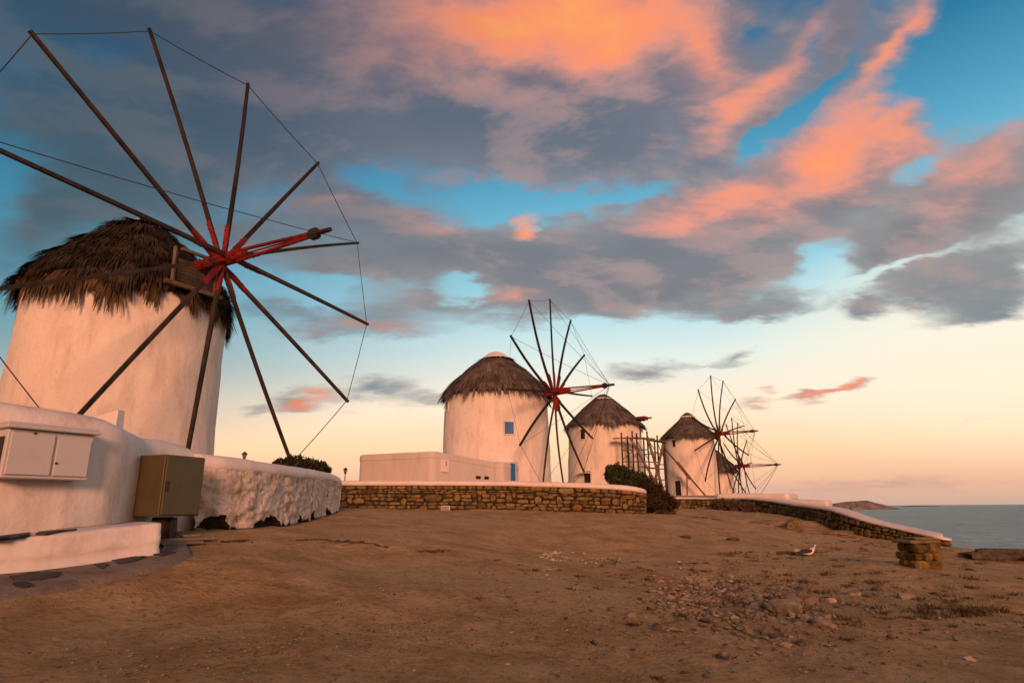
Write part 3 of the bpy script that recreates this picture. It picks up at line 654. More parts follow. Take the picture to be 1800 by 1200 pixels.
mb.box(p + n_ * .3, 1.05, .7, .09, axes=np.array([[-n_[1], n_[0], 0], n_, [0, 0, 1.0]]), bev=.02); mb.build('door_canopy', M['tower_far'], m3)
# --- mill 4
m4, c4 = mill(74, 15.62, .85, [(2.85, 0), (2.8, 2), (2.66, 7.7)],
              [(2.95, 7.6), (2.7, 7.9), (2.2, 8.35), (1.7, 8.8), (1.05, 9.4), (.6, 9.85), (.28, 10.2), (.03, 10.4)], [(.78, 9.76), (.80, 9.88), (.70, 9.95), (.66, 9.9)],
              'windmill with an arched door and full sails, right of the scaffolding', dict(courses=16, per=380, blade=.13, len=.62, lift=.05, lump=.09, ragged=.35))
h4 = atd(1265.5, 762, 72.7); N4, A4, B4 = frame_of(52, 0)
T4 = [(1226.9, 684.3), (1249, 659.4), (1271.2, 668.7), (1293.1, 701.1), (1308.3, 747.8), (1316, 800), (1311, 866), (1291, 870), (1266.5, 874), (1239.5, 845.3), (1221, 791.7), (1215.7, 732)]
M['red_far'] = mat_simple('faded_red_timber', (.20, .035, .022, 1), (.11, .022, .015, 1), 3, .8, .3, .2, tint=True)
wheel(m4, h4, N4, [isect(*p, h4, N4) for p in T4], 1.2, 4.1, .15, 1.0, .012, .55, redm=M['red_far'])
opening(m4, 'window', 1185, 779, .42, .72, c4, 2.7, M['dark'], M['tower_far']); dr = opening(m4, 'door', 1192.5, 857.5, .72, 1.55, c4, 2.8, M['dark'], M['tower_far'])
mb = MB(); p = hit_tower(1192, 846, c4, 2.8); n_ = np.array([p[0] - c4[0], p[1] - c4[1], 0]); n_ /= np.linalg.norm(n_); tx = np.array([-n_[1], n_[0], 0])
mb.tube([p + n_ * .04 + tx * .62 * math.cos(a) + np.array([0, 0, .5 * math.sin(a)]) for a in np.linspace(0, PI, 12)], .06, 6); mb.build('door_arch', M['tower_far'], m4)
mb = MB(); s_ = aty(1163, 782, 68); e_ = aty(1241, 872, 66.5); mb.beam(s_, e_, .16, .16, 0, (.8, .7, .6)); mb.beam(aty(1190, 812, 67.4), aty(1214, 842, 67), .32, .32, 0, (1, .8, .65)); mb.beam(aty(1207.5, 838, 67.4), aty(1208, 872, 67.4), .1)
tag(mb.build('leaning_beam', M['wood_pale']), 'long weathered timber tail pole sloping down beside the arched door of the windmill', 'timber pole')
# --- mill 5
h5 = atd(1303, 819, 84); N5, A5, B5 = frame_of(54.4, 0); cc5 = h5[:2] - N5[:2] * 3.9
D5, a5 = math.hypot(*cc5), math.degrees(math.atan2(*cc5))
m5, c5 = mill(D5, a5, -1.6, [(2.9, -2), (2.8, 1), (2.66, 4.7)], [(3.2, 4.35), (2.9, 4.9), (2.3, 5.5), (1.6, 6.2), (.9, 6.9), (.3, 7.4), (.03, 7.5)], None,
              'farthest windmill, lower on the slope and mostly hidden behind the fourth tower', dict(courses=14, per=300, blade=.15, len=.62, lift=.06, lump=.1, ragged=.35))
T5 = [(1286, 733.3), (1296.8, 742.7), (1313, 774), (1321.8, 813), (1328.8, 859.3), (1325, 890), (1315, 905), (1301, 901), (1287, 872), (1277, 826), (1272, 779), (1276, 745)]
wheel(m5, h5, N5, [isect(*p, h5, N5) for p in T5], 1.4, 4.7, .14, .9, .014, .5, redm=M['red_far'])

# ------------------------------------------------------------------ walls
def normals2(P):
    t = np.gradient(P[:, :2], axis=0); t /= np.hypot(t[:, 0], t[:, 1])[:, None]; return np.stack([t[:, 1], -t[:, 0]], 1)   # right of the line = towards the camera
def loft(mb, P, sect, noise=0.0, seed=0, scale=1.0, mat=0, caps=True):
    """sect(i) -> list of (out, z)"""
    Nn = normals2(P); V = []
    for i in range(len(P)):
        for o, z in sect(i): V.append((P[i, 0] + Nn[i, 0] * o, P[i, 1] + Nn[i, 1] * o, z))
    m = len(sect(0)); V = np.array(V)
    if noise:
        nn = fbm(V[:, 0] * scale, V[:, 1] * scale, V[:, 2] * scale, 4, seed) * noise; k = np.repeat(Nn, m, axis=0); V[:, :2] += k * nn[:, None]; V[:, 2] += nn * .4
    F = [f[::-1] for f in grid_faces(len(P), m)]
    if caps: F += [tuple(range(m)), tuple(range((len(P) - 1) * m, len(P) * m))[::-1]]
    mb.add(V, F, mat); return V
def arc_sect(zb, zt, th, r, nz=10, r2=None):
    r2 = r2 or r; s = [(0, zb + (zt - r - zb) * k / nz) for k in range(nz + 1)]
    s += [(-r + r * math.cos(a), zt - r + r * math.sin(a)) for a in np.linspace(0, PI / 2, 7)[1:]]
    s += [(-th + r2 - r2 * math.sin(a), zt - r2 + r2 * math.cos(a)) for a in np.linspace(0, PI / 2, 6)]
    s += [(-th, zb)]; return s
mb = MB(); loft(mb, PA, lambda i: arc_sect(PA[i, 2] - .5, PA[i, 3], .75, .24, 22), .045, 4, .9)
tag(mb.build('garden_wall', M['plaster'], smooth=True), 'smooth whitewashed wall with rounded top carrying the white meter box', 'wall')
# rough wall: lumpy face, smooth coping, plaster broken away along the foot
root = thing('garden_wall', (PB[60, 0], PB[60, 1], PB[60, 2]), 'lumpy whitewashed rubble wall with crumbling foot, right of the olive cabinet', 'wall')
nB = len(PB); NB = normals2(PB); nz = 46; V = np.zeros((nB, nz, 3)); capz = PB[:, 3] - .20 - .03 * np.array([float(vnoise(s * 1.3, 0, 0, 4)) for s in SB])
for j in range(nz):
    f = j / (nz - 1); z = PB[:, 2] - .12 + (capz - PB[:, 2] + .16) * f
    fx = PB[:, 0] * 1.0; fy = PB[:, 1] * 1.0
    n = fbm(SB * 2.6, z * 5.2, 1.3, 5, 31, .55); rdg = 1 - np.abs(fbm(SB * 3.8 + 7, z * 7.5, .2, 3, 37)) * 2.2
    dsp = .065 * n + .035 * fbm(SB * 9, z * 13, .4, 3, 51) + .03 * np.clip(rdg, -1, 1) - .05 * sstep(.34, .5, fbm(SB * 6, z * 9, 3.3, 3, 57)) - .10 * sstep(.1, 0, f) * 0 + .03
    foot = (z - PB[:, 2] < .30 * np.maximum(0, fbm(SB * 2.6, 0 * SB, 5.5, 4, 41) + .03) + .015)
    dsp = np.where(foot, dsp - .13, dsp)
    V[:, j, 0] = PB[:, 0] + NB[:, 0] * dsp; V[:, j, 1] = PB[:, 1] + NB[:, 1] * dsp; V[:, j, 2] = z
    if j == 0: FT = []
    FT.append(foot)
FT = np.array(FT).T
mb = MB(); mb.add(V, [f[::-1] for f in grid_faces(nB, nz)]); fm = (FT[:-1, :-1] | FT[1:, 1:]).ravel(); mb.m = fm.astype(int).tolist()
mb.build('rubble_face', [M['rough_plaster'], M['mortar']], root, True)
mb = MB()
def sB(i):
    zc, zt = capz[i], PB[i, 3]; return [(-.30, zc), (.035, zc), (.065, zc + .03), (.065, zc + .09), (.02, zt - .05), (-.06, zt - .005), (-.2, zt), (-.42, zt), (-.52, zt - .08), (-.52, PB[i, 2] - .3)]
loft(mb, PB, sB, .025, 9, 1.6); mb.build('coping', M['coping'], root, True)
# dry stone walls
def stone_face(mb, P, S, zb_f, zt_f, row=(.09, .20), wid=(.14, .46), out=.0, seed=1, side=1):
    rnd = random.Random(seed); Nn = normals2(P)
    def at(s, z, o):
        x = np.interp(s, S, P[:, 0]); y = np.interp(s, S, P[:, 1]); nx = np.interp(s, S, Nn[:, 0]); ny = np.interp(s, S, Nn[:, 1]); k = math.hypot(nx, ny); return (x + nx / k * o, y + ny / k * o, z)
    Lx = S[-1]
    nrow = max(2, int(round(max(1e-3, np.mean(P[:, 3] - P[:, 2])) / ((row[0] + row[1]) / 2))))
    bnd = np.cumsum([rnd.uniform(*row) for _ in range(nrow)]); bnd = np.concatenate([[0], bnd / bnd[-1]])
    blocked = [[] for _ in range(nrow + 1)]
    for r in range(nrow):
        s = rnd.uniform(-.2, 0)
        while s < Lx:
            w = rnd.uniform(*wid) * (1 if rnd.random() > .15 else 1.5); tall = r + 1 < nrow and rnd.random() < .13
            e = s + w; clash = [b for b in blocked[r] if b[0] < e - .02 and b[1] > s + .02]
            if clash:
                if clash[0][0] - s < .09: s = clash[0][1]; continue
                e = clash[0][0]; w = e - s; tall = False
            if tall: blocked[r + 1].append((s, e))
            f0, f1 = bnd[r], bnd[r + (2 if tall else 1)]; s0, s1 = max(s, 0.0), min(e, Lx)
            s = e
            if s1 - s0 < .05: continue
            cs = (s0 + s1) / 2; zb, zt = zb_f(cs), zt_f(cs); H = zt - zb
            wob = .12 * (float(vnoise(cs * .8, r * 2.0, 0, 5)) - .5) * (1 if 0 < r < nrow - 1 else 0) * .5
            z0, z1 = zb + H * f0 + wob, zb + H * f1 + wob; hw, hh = (s1 - s0) / 2 - .002, (z1 - z0) / 2 - .002; zc = (z0 + z1) / 2
            k = 9; ring = []; p_ = rnd.uniform(2.2, 5); rot = rnd.uniform(-.28, .28)
            for q in range(k):
                a = 2 * PI * (q + rnd.uniform(-.22, .22)) / k; ca, sa = math.cos(a), math.sin(a); m_ = (abs(ca) ** p_ + abs(sa) ** p_) ** (-1 / p_) * rnd.uniform(.80, 1.06)
                u, v_ = ca * m_ * hw, sa * m_ * hh; ring.append((u + v_ * rot, v_ - u * rot * hh / hw))
            o1 = out + rnd.uniform(.005, .06); V_ = [at(cs + u, zc + v_, out - .03) for u, v_ in ring] + [at(cs + u * .96, zc + v_ * .96, out + (o1 - out) * .5) for u, v_ in ring] + [at(cs + u * .74, zc + v_ * .72, o1 + rnd.uniform(-.01, .01)) for u, v_ in ring] + [at(cs, zc, o1 + .008)]
            F_ = [(a_ * k + q, a_ * k + (q + 1) % k, (a_ + 1) * k + (q + 1) % k, (a_ + 1) * k + q) for a_ in range(2) for q in range(k)] + [(2 * k + q, 2 * k + (q + 1) % k, 3 * k) for q in range(k)]
            b = rnd.uniform(.40, 1.0); hue = rnd.random(); tint = (b * (1.0 + .18 * (hue > .85)), b * (1.04 - .06 * (hue > .6)), b * (.7 if hue > .5 else 1.0))
            mb.add(V_, F_, 0, tint)
def stone_wall(P, S, label, th, cap_h, over, seed, loc_i, caps_m=M['coping'], row=(.07, .17), wid=(.12, .44)):
    root = thing('stone_wall', (P[loc_i, 0], P[loc_i, 1], P[loc_i, 2]), label, 'stone wall')
    zb = lambda s: np.interp(s, S, P[:, 2]) - .06; zt = lambda s: np.interp(s, S, P[:, 3]) - cap_h + .015
    mb = MB(); stone_face(mb, P, S, zb, zt, seed=seed, row=row, wid=wid); n = len(mb.f)
    loft(mb, P, lambda i: [(-.005, P[i, 2] - .4), (-.005, P[i, 3] - cap_h + .01), (-th + .02, P[i, 3] - cap_h + .01), (-th + .02, P[i, 2] - .4)], 0)
    mb.m = [0] * n + [1] * (len(mb.f) - n); mb.build('stonework', [M['stone'], M['mortar']], root)
    mb = MB()
    loft(mb, P, lambda i: [(-th - over * .5, P[i, 3] - cap_h), (over, P[i, 3] - cap_h), (over + .02, P[i, 3] - cap_h * .5), (over - .03, P[i, 3] - .02), (over - .12, P[i, 3]), (-th, P[i, 3] + .0), (-th - over, P[i, 3] - .05)], .03, seed, 1.4)
    mb.build('coping', caps_m, root, True); return root
stone_wall(PC, SC, 'long brown dry stone wall with white coping below the blue shuttered windmill', .6, .17, .05, 3, len(PC) // 2)
stone_wall(PD, SD, 'low stone wall with white coping running downhill to the sea', .5, .10, .035, 8, len(PD) // 2)

# ------------------------------------------------------------------ ledge along the smooth wall
WL_ = [(-330, 1010, 1085, 5.4), (-150, 975, 1045, 5.7), (0, 947, 1012, 6.12), (60, 942, 1008, 6.28), (140, 934, 998, 6.55), (220, 925, 987, 6.92), (262, 920, 980, 7.08), (277, 919, 977, 7.14)]
PL, SL = wpath(WL_, step=.05)
root = thing('plaster_bench', (PL[30, 0], PL[30, 1], PL[30, 2]), 'low whitewashed ledge with dark slate on top at the foot of the smooth wall', 'bench')
mb = MB(); loft(mb, PL, lambda i: [(.10, PL[i, 2] - .25), (.09, PL[i, 2] - .02), (.03, PL[i, 2] + .06)] + [(.0 + .02 * math.sin(k), PL[i, 2] + .1 + (PL[i, 3] - .05 - PL[i, 2] - .1) * k / 5) for k in range(6)] + [(-.03, PL[i, 3] - .01), (-.08, PL[i, 3]), (-.5, PL[i, 3] + .01), (-1.0, PL[i, 3] + .01), (-1.0, PL[i, 2] - .25)], .05, 14, 2.2)
mb.build('ledge', M['plaster'], root, True)
def drape_slab(pts, zf, th):
    P = []; n = len(pts)
    for i in range(n):
        (a, b), (c, d) = pts[i], pts[(i + 1) % n]
        for t in (0, .25, .5, .75): P.append((a + (c - a) * t + random.uniform(-1.6, 1.6), b + (d - b) * t + random.uniform(-.5, .5)))
    top = [np.array(zf(*p)) for p in P]; k = len(top); c = np.mean(top, axis=0); mb = MB()
    V = [q - [0, 0, th] for q in top] + top + [c]
    mb.add(V, [(i, (i + 1) % k, k + (i + 1) % k, k + i) for i in range(k)] + [(k + i, k + (i + 1) % k, 2 * k) for i in range(k)] + [tuple(range(k))[::-1]]); return mb
def quad_on(z, pts, th, tint=(1, 1, 1)):
    mb = MB(); P = []
    for px, py in pts:
        v = ray(px, py); t = z / v[2]; P.append(v * t)
    c = np.mean(P, axis=0); n = len(P); Q = []
    for i in range(n):
        a, b = P[i], P[(i + 1) % n]
        for t in (0, .33, .66): p = a + (b - a) * t; Q.append(p + (p - c) * random.uniform(-.06, .03))
    k = len(Q); V = [q + np.array([0, 0, -th]) for q in Q] + [q for q in Q]
    mb.add(V, [tuple(range(k))[::-1], tuple(range(k, 2 * k))] + [(i, (i + 1) % k, k + (i + 1) % k, k + i) for i in range(k)], 0, tint); return mb
def ledge_z(px): return float(np.interp(px, [w[0] for w in WL_], [zof(w[0], w[1], w[3]) for w in WL_])) + .012
for pts in ([(-70, 951), (-20, 946), (52, 938), (50, 932), (-20, 939), (-60, 945)], [(62, 937), (130, 930), (142, 925), (75, 930)], [(132, 925), (196, 919), (204, 914), (150, 920)], [(198, 915), (252, 911), (258, 908), (215, 911)]):
    mb = drape_slab(pts, lambda px, py: ray(px, py) * ((ledge_z(px) + .012) / ray(px, py)[2]), .02); o = mb.build('slate_tile', M['slate'], root)
# trowelled path with slate set in it
mb = MB(); inner = [(-60, 1022), (0, 1014), (60, 1009), (140, 999), (220, 988), (283, 979), (290, 968), (275, 952)]; outer = [(-60, 1075), (0, 1062), (60, 1056), (140, 1042), (220, 1022), (300, 1000), (338, 982), (330, 958)]
V = []
for (a, b), (c, d) in zip(inner, outer):
    for t in np.linspace(-.06, 1, 9):
        p = ground_hit(a + (c - a) * t, b + (d - b) * t); V.append((p[0], p[1], g1(p[0], p[1]) + .05 - .07 * (t > .95) + .004 * random.random()))
mb.add(V, grid_faces(8, 9)); tag(mb.build('path', M['path'], smooth=True), kind='structure')
SLAB = [([(15, 1026), (55, 1018), (105, 1017), (100, 1026), (60, 1033), (22, 1032)], 'widest dark slate slab set in the plaster path, nearest the camera'), ([(18, 1038), (45, 1036), (58, 1043), (35, 1047)], 'small dull slate slab just in front of the widest one'),
        ([(163, 1003), (180, 1001), (192, 1004), (178, 1010)], 'small round slate slab in the middle of the path'), ([(194, 996), (225, 989), (257, 988), (240, 996), (212, 1003)], 'long leaf shaped slate slab near the end of the ledge'), ([(266, 983), (290, 978), (308, 980), (285, 987)], 'thin slate slab beyond the end of the ledge')]
for pts, lab in SLAB:
    def _zf(px, py):
        p = ground_hit(px, py); return (p[0], p[1], g1(p[0], p[1]) + .064)
    mb = drape_slab(pts, _zf, .06); tag(mb.build('slate_slab', M['slate']), lab, 'paving slab', 'slate slabs set in the path')
for k, (x0, y0, x1, y1) in enumerate([(283, 949, 345, 945), (290, 955, 372, 950), (281, 961, 352, 957)]):
    p, q = ground_hit(x0, y0), ground_hit(x1, y1); mb = MB(); d = q - p; c = (p + q) / 2; L_ = np.linalg.norm(d[:2])
    mb.box((c[0], c[1], g1(c[0], c[1]) + .03), L_, .26, .035, math.atan2(d[1], d[0]), bev=.01)
    tag(mb.build('thin_slab', M['path']), ['farthest thin pale slab edge beside the olive cabinet', 'longest thin pale slab edge lying between the ledge and rubble wall', 'thin pale slab edge closest to the end of the ledge'][k], 'paving slab', 'thin slabs at the ledge end')

# ------------------------------------------------------------------ meter box
def pl_frame(pa, pb):
    d = pb - pa; d[2] = 0; L_ = np.linalg.norm(d); u = d / L_; n = np.array([u[1], -u[0], 0]); return u, n, L_
a_ = aty(-2, 845, 6.34); b_ = aty(153, 845, 7.06); u, n_, L_ = pl_frame(a_, b_); ax = np.array([u, -n_, [0, 0, 1.0]])
zt, zb = zof(60, 757, 6.6), zof(60, 841, 6.6); c = (a_ + b_) / 2; c[2] = (zt + zb) / 2; H = zt - zb; dep = .22
root = thing('meter_box', (c[0], c[1], zb), 'white metal meter box with two doors hanging on the smooth wall', 'meter box')
cc = c - n_ * dep / 2
mb = MB(); mb.box(cc, L_, dep, H, axes=ax, bev=.008); mb.build('body', M['meter'], root)
mb = MB(); mb.box(cc + np.array([0, 0, H / 2 + .022]) + n_ * .03, L_ + .09, dep + .08, .04, axes=ax, bev=.008); mb.box(cc + np.array([0, 0, H / 2 + .055]) + n_ * .02, L_ + .05, dep + .04, .025, axes=ax, bev=.006); mb.build('hood', M['meter'], root)
for k, (x0, x1, top) in enumerate(((.03, .52, .03), (.555, .97, .07))):
    mb = MB(); m_ = c + u * ((x0 + x1) / 2 - .5) * L_ + n_ * .012 + np.array([0, 0, -(top - .03) / 2]); mb.box(m_, (x1 - x0) * L_, .02, H - top - .04, axes=ax, bev=.005)
    d = mb.build('door', M['meter'], root)
    mb = MB(); lk = m_ + u * (x1 - x0) * L_ * ((.44) if k == 0 else -.44) + n_ * .012; lk = m_ + n_ * .012 + (np.array([0, 0, H * .43]) if k == 0 else -u * (x1 - x0) * L_ * .46 - np.array([0, 0, .06]))
    mb.tube([lk, lk + n_ * .012], .012, 8); q = mb.build('lock', M['black'], d); q.matrix_parent_inverse = Matrix()
mb = MB(); s_ = c - u * (L_ / 2 + .002); mb.box(s_ - n_ * .1 + np.array([0, 0, .02]), .01, .1, H * .6, axes=ax); mb.build('side_vent', M['black'], root)
# ------------------------------------------------------------------ olive cabinet
zt, zb = zof(300, 799, 8.1), zof(290, 907, 8.1); e0 = aty(285, 850, 8.02); e1 = aty(355.5, 850, 8.62); u, n_, L_ = pl_frame(e0, e1); ax = np.array([u, -n_, [0, 0, 1.0]])
dep = .50; c = (e0 + e1) / 2 - n_ * dep / 2; c[2] = (zt + zb) / 2; H = zt - zb
root = thing('utility_cabinet', (c[0], c[1], zb - .3), 'olive brown steel cabinet standing against the white wall corner', 'cabinet')
mb = MB(); mb.box(c, L_, dep, H, axes=ax, bev=.008); mb.build('body', M['olive'], root)
mb = MB(); f = c + n_ * (dep / 2 + .012); mb.box(f, L_ - .03, .022, H - .03, axes=ax, bev=.006); d = mb.build('door', M['olive'], root)
mb = MB(); mb.box(f - u * (L_ / 2 - .055) + n_ * .02 + np.array([0, 0, -.01]), .03, .02, .12, axes=ax, bev=.005); q = mb.build('handle', M['black'], d); q.matrix_parent_inverse = Matrix()
mb = MB(); mb.box(c + np.array([0, 0, -H / 2 - .26]), L_ * .34, dep * .4, .5, axes=ax, bev=.02); mb.build('plinth', M['mortar'], root)
mb = MB(); b0 = c + np.array([0, 0, -H / 2 - .02]) + n_ * .12 + u * .08
mb.tube([b0, b0 + np.array([.02, 0, -.18]), b0 + u * .12 + n_ * .1 + np.array([0, 0, -.3]), b0 + u * .3 + n_ * .16 + np.array([0, 0, -.36])], .018, 6); mb.tube([b0 - u * .05, b0 - u * .02 + np.array([0, 0, -.34])], .04, 8); mb.build('cable', M['black'], root)
# rain spout on the wall top
mb = MB(); p0, p1 = aty(150, 731, 8.2), aty(206, 735, 8.3); z1 = zof(204, 721, 8.3)
V = [p0 + [0, 0, -.05], p1 + [0, 0, -.12], (p1[0], p1[1], z1 + .01), (p1[0] - .10, p1[1] + .02, z1), p0 + [0, .14, -.05], p1 + [0, .16, -.12], (p1[0], p1[1] + .14, z1 + .01), (p1[0] - .10, p1[1] + .15, z1)]
mb.add(V, [(0, 1, 2, 3), (7, 6, 5, 4), (1, 5, 6, 2), (3, 2, 6, 7), (0, 3, 7, 4), (0, 4, 5, 1)]); tag(mb.build('wall_buttress', M['coping']), 'small plastered wedge rising from the top of the smooth wall', 'plaster wedge')

# ------------------------------------------------------------------ flat roofed annex
def prism_house(name, corners, zt, zb, label, cat, mat, r=.12, rise=0.0, group=None, parts=None):
    root = thing(name, (corners[0][0], corners[0][1], zb), label, cat, group)
    C_ = np.array([c[:2] for c in corners]); Zt = np.array([c[2] if len(c) > 2 else zt for c in corners])
    cen = C_.mean(0); mb = MB(); rings = []
    # densify with rounded corners
    pts = []; n = len(C_)
    for i in range(n):
        p, a, b = C_[i], C_[i - 1], C_[(i + 1) % n]; da, db = (a - p), (b - p); la, lb = np.hypot(*da), np.hypot(*db); da /= la; db /= lb; q = min(.35, la * .4, lb * .4)
        for t in np.linspace(0, 1, 6): w = (1 - t) ** 2 * (p + da * q) + 2 * t * (1 - t) * p + t * t * (p + db * q); pts.append((*w, Zt[i]))
    pts = np.array(pts); k = len(pts)
    for off, dz_ in ((0, None), (0, -.9), (0, -.35), (.03, -.33), (.03, -.1), (-.03, -.02), (-.12, 0), (-.3, 0), (-.34, -.08)):
        d = pts[:, :2] - cen; d /= np.hypot(d[:, 0], d[:, 1])[:, None]; z = np.full(k, zb) if dz_ is None else pts[:, 2] + dz_
        rings.append(np.stack([pts[:, 0] + d[:, 0] * off, pts[:, 1] + d[:, 1] * off, z], 1))
    V = np.concatenate(rings); orient = sum(C_[i][0] * C_[(i + 1) % n][1] - C_[(i + 1) % n][0] * C_[i][1] for i in range(n)) > 0
    F = grid_faces(len(rings), k, True); F = F if orient else [f[::-1] for f in F]
    mb.add(V, F + [tuple(range((len(rings) - 1) * k, len(rings) * k)) if orient else tuple(range((len(rings) - 1) * k, len(rings) * k))[::-1]]); mb.build('wall', mat, root, False); return root
def P2(px, py, Y_): p = aty(px, py, Y_); return (p[0], p[1], p[2])
L0, L1, L2, L3 = P2(631, 799, 35.0), P2(760, 792.5, 32.6), P2(874, 811, 36.2), P2(872, 806, 37.6)
ann = prism_house('annex', [L0, L1, L2, (L3[0], L3[1], L2[2]), (L0[0] + .5, 40.5, L0[2])], 0, .4, 'low flat roofed plastered annex with a small white hatch below the blue shuttered windmill', 'building', M['annex'])
annb = prism_house('porch', [P2(868, 812, 36.0), P2(884, 811, 35.8), P2(912, 816, 37.2), P2(908, 812, 38.3), P2(870, 812, 38.4)], 0, .4, 'narrow plastered porch with a blue door between the annex and windmill', 'porch', M['annex'])
def on_face(root, name, px, py, w, h, A0, B0, mat, proud=.03, frame=None, parts=None):
    """panel on the vertical face through A0 and B0"""
    A0, B0 = np.array(A0), np.array(B0); d = B0 - A0; d[2] = 0; u = d / np.linalg.norm(d); n = np.array([u[1], -u[0], 0]); v = ray(px, py); p = v * ((A0 @ n) / (v @ n)); mb = MB()
    mb.box(p + n * proud / 2, w, proud + .06, h, axes=np.array([u, -n, [0, 0, 1.0]]), bev=.012); return mb.build(name, mat, root), p, u, n
h_, p, u, n_ = on_face(ann, 'hatch', 781, 818.5, .52, .66, L1, L2, M['coping'], .05)
mb = MB(); mb.box(p + n_ * .07 + u * .06 + np.array([0, 0, .12]), .05, .02, .22, axes=np.array([u, -n_, [0, 0, 1.0]])); q = mb.build('slot', M['black'], h_); q.matrix_parent_inverse = Matrix()
for px, py, w in ((840.5, 838.8, .34), (855, 839.4, .34)): on_face(ann, 'vent', px, py, w, .16, L1, L2, M['dark'], .012)
on_face(annb, 'door', 901, 829, .42, .95, P2(884, 811, 35.8), P2(912, 816, 37.2), M['blue'], .03)
# pale flat roofs below the fourth mill
prism_house('flat_house', [P2(1258, 868, 49), P2(1385, 866.5, 46), P2(1402, 867.5, 50), P2(1290, 866.5, 56)], 0, -1.5, 'low white flat roofed building behind the seaward wall, below the far windmills', 'building', M['coping'], group='low white roofs behind the seaward wall')
prism_house('flat_house', [P2(1370, 877, 41), P2(1456, 879, 39), P2(1462, 879, 43), P2(1385, 876.5, 47)], 0, -2.2, 'lower white roof slab nearest the headland, behind the seaward wall', 'building', M['coping'], group='low white roofs behind the seaward wall')

# unseen blocks added behind the camera to shade the near ground and left walls
prism_house('shade_block', [(-16, -9.5, 2.3), (9, -10.5, 2.3), (9, -16, 2.3), (-16, -16, 2.3)], 0, -2.2, 'unseen long low block added behind the viewpoint to shade the near ground', 'shade_block', M['annex'])
prism_house('shade_block', [(-30, -17, 8.6), (-6, -17.6, 8.6), (-6, -26, 8.6), (-30, -26, 8.6)], 0, -2.6, 'unseen taller block added behind the viewpoint to shade the left side', 'shade_block', M['annex'])
# ------------------------------------------------------------------ scaffolding between mills 3 and 4
def scaffold():
    Y0 = 49.5; root = thing('scaffolding', aty(1130, 868, Y0), 'rusty tube scaffolding with plank platforms between two windmills', 'scaffolding'); par = .012
    poles = [((1092, 760), (1097, 870), 0), ((1111, 757), (1116, 872), 0), ((1118.5, 761), (1125, 874), 0), ((1137, 758), (1145, 876), 0), ((1155, 765), (1161, 877), 0), ((1167, 772), (1175, 880), 0), ((1131, 768), (1136, 872), 1.6), ((1150, 770), (1156, 872), 1.6), ((1103, 766), (1108, 868), 1.6), ((1165, 776), (1172, 874), 1.6)]
    ends = []
    for a, b, dy in poles:
        p, q = aty(*a, Y0 + dy), aty(*b, Y0 + dy); q[2] = min(q[2], .9); mb = MB(); mb.tube([p, q], .065, 6); mb.build('pole', M['steel'], root); ends.append((p, q))
    def at(i, y):
        a, b, dy = poles[i]; t = (y - a[1]) / (b[1] - a[1]); return aty(a[0] + (b[0] - a[0]) * t, y, Y0 + dy - .06)
    rails = [(0, 1, 791), (0, 1, 811), (0, 1, 820), (1, 2, 811), (2, 3, 790), (2, 3, 811), (2, 3, 820), (3, 4, 795), (3, 4, 812), (3, 4, 823), (4, 5, 797), (4, 5, 816), (4, 5, 824), (4, 5, 843), (2, 4, 842), (3, 5, 862), (6, 7, 798), (6, 7, 822)]
    for i, j, y in rails: mb = MB(); mb.tube([at(i, y), at(j, y)], .04, 5); mb.build('rail', M['steel'], root)
    for i, j, y0, y1 in [(0, 1, 774, 793), (0, 1, 808, 792), (1, 2, 795, 806), (1, 2, 806, 795), (2, 3, 775, 808), (3, 4, 770, 800), (3, 4, 825, 862), (4, 5, 778, 812), (4, 5, 845, 872), (4, 5, 872, 845), (2, 3, 822, 858), (3, 4, 858, 826)]:
        mb = MB(); mb.tube([at(i, y0), at(j, y1)], .03, 5); mb.build('brace', M['steel'], root)
    for a, b in (((1108, 770), (1165, 870)), ((1138, 768), (1166, 862)), ((1166, 780), (1150, 850))):
        mb = MB(); mb.beam(aty(*a, Y0 - .3), aty(*b, Y0 - .5), .17, .17, 0, (1.1, 1, .9)); mb.build('timber_prop', M['wood_pale'], root)
    for (x0, y0), (x1, y1), w in (((1078, 771), (1120, 769.5), .9), ((1116, 770), (1146, 772), 1.2), ((1138, 773), (1170, 778), 1.2)):
        p, q = aty(x0, y0, Y0 + .3), aty(x1, y1, Y0 + .3); d = q - p; L_ = np.linalg.norm(d); u = d / L_; v_ = np.cross([0, 0, 1], u); v_ /= np.linalg.norm(v_); mb = MB()
        for k in range(4): mb.box((p + q) / 2 + v_ * (k - 1.5) * w / 4 + np.array([0, 0, .02 * k]), L_, w / 4 - .02, .07, axes=np.array([u, v_, np.cross(u, v_)]), tint=[.8 + .3 * random.random()] * 3)
        mb.build('plank_platform', M['wood_pale'], root)
scaffold()

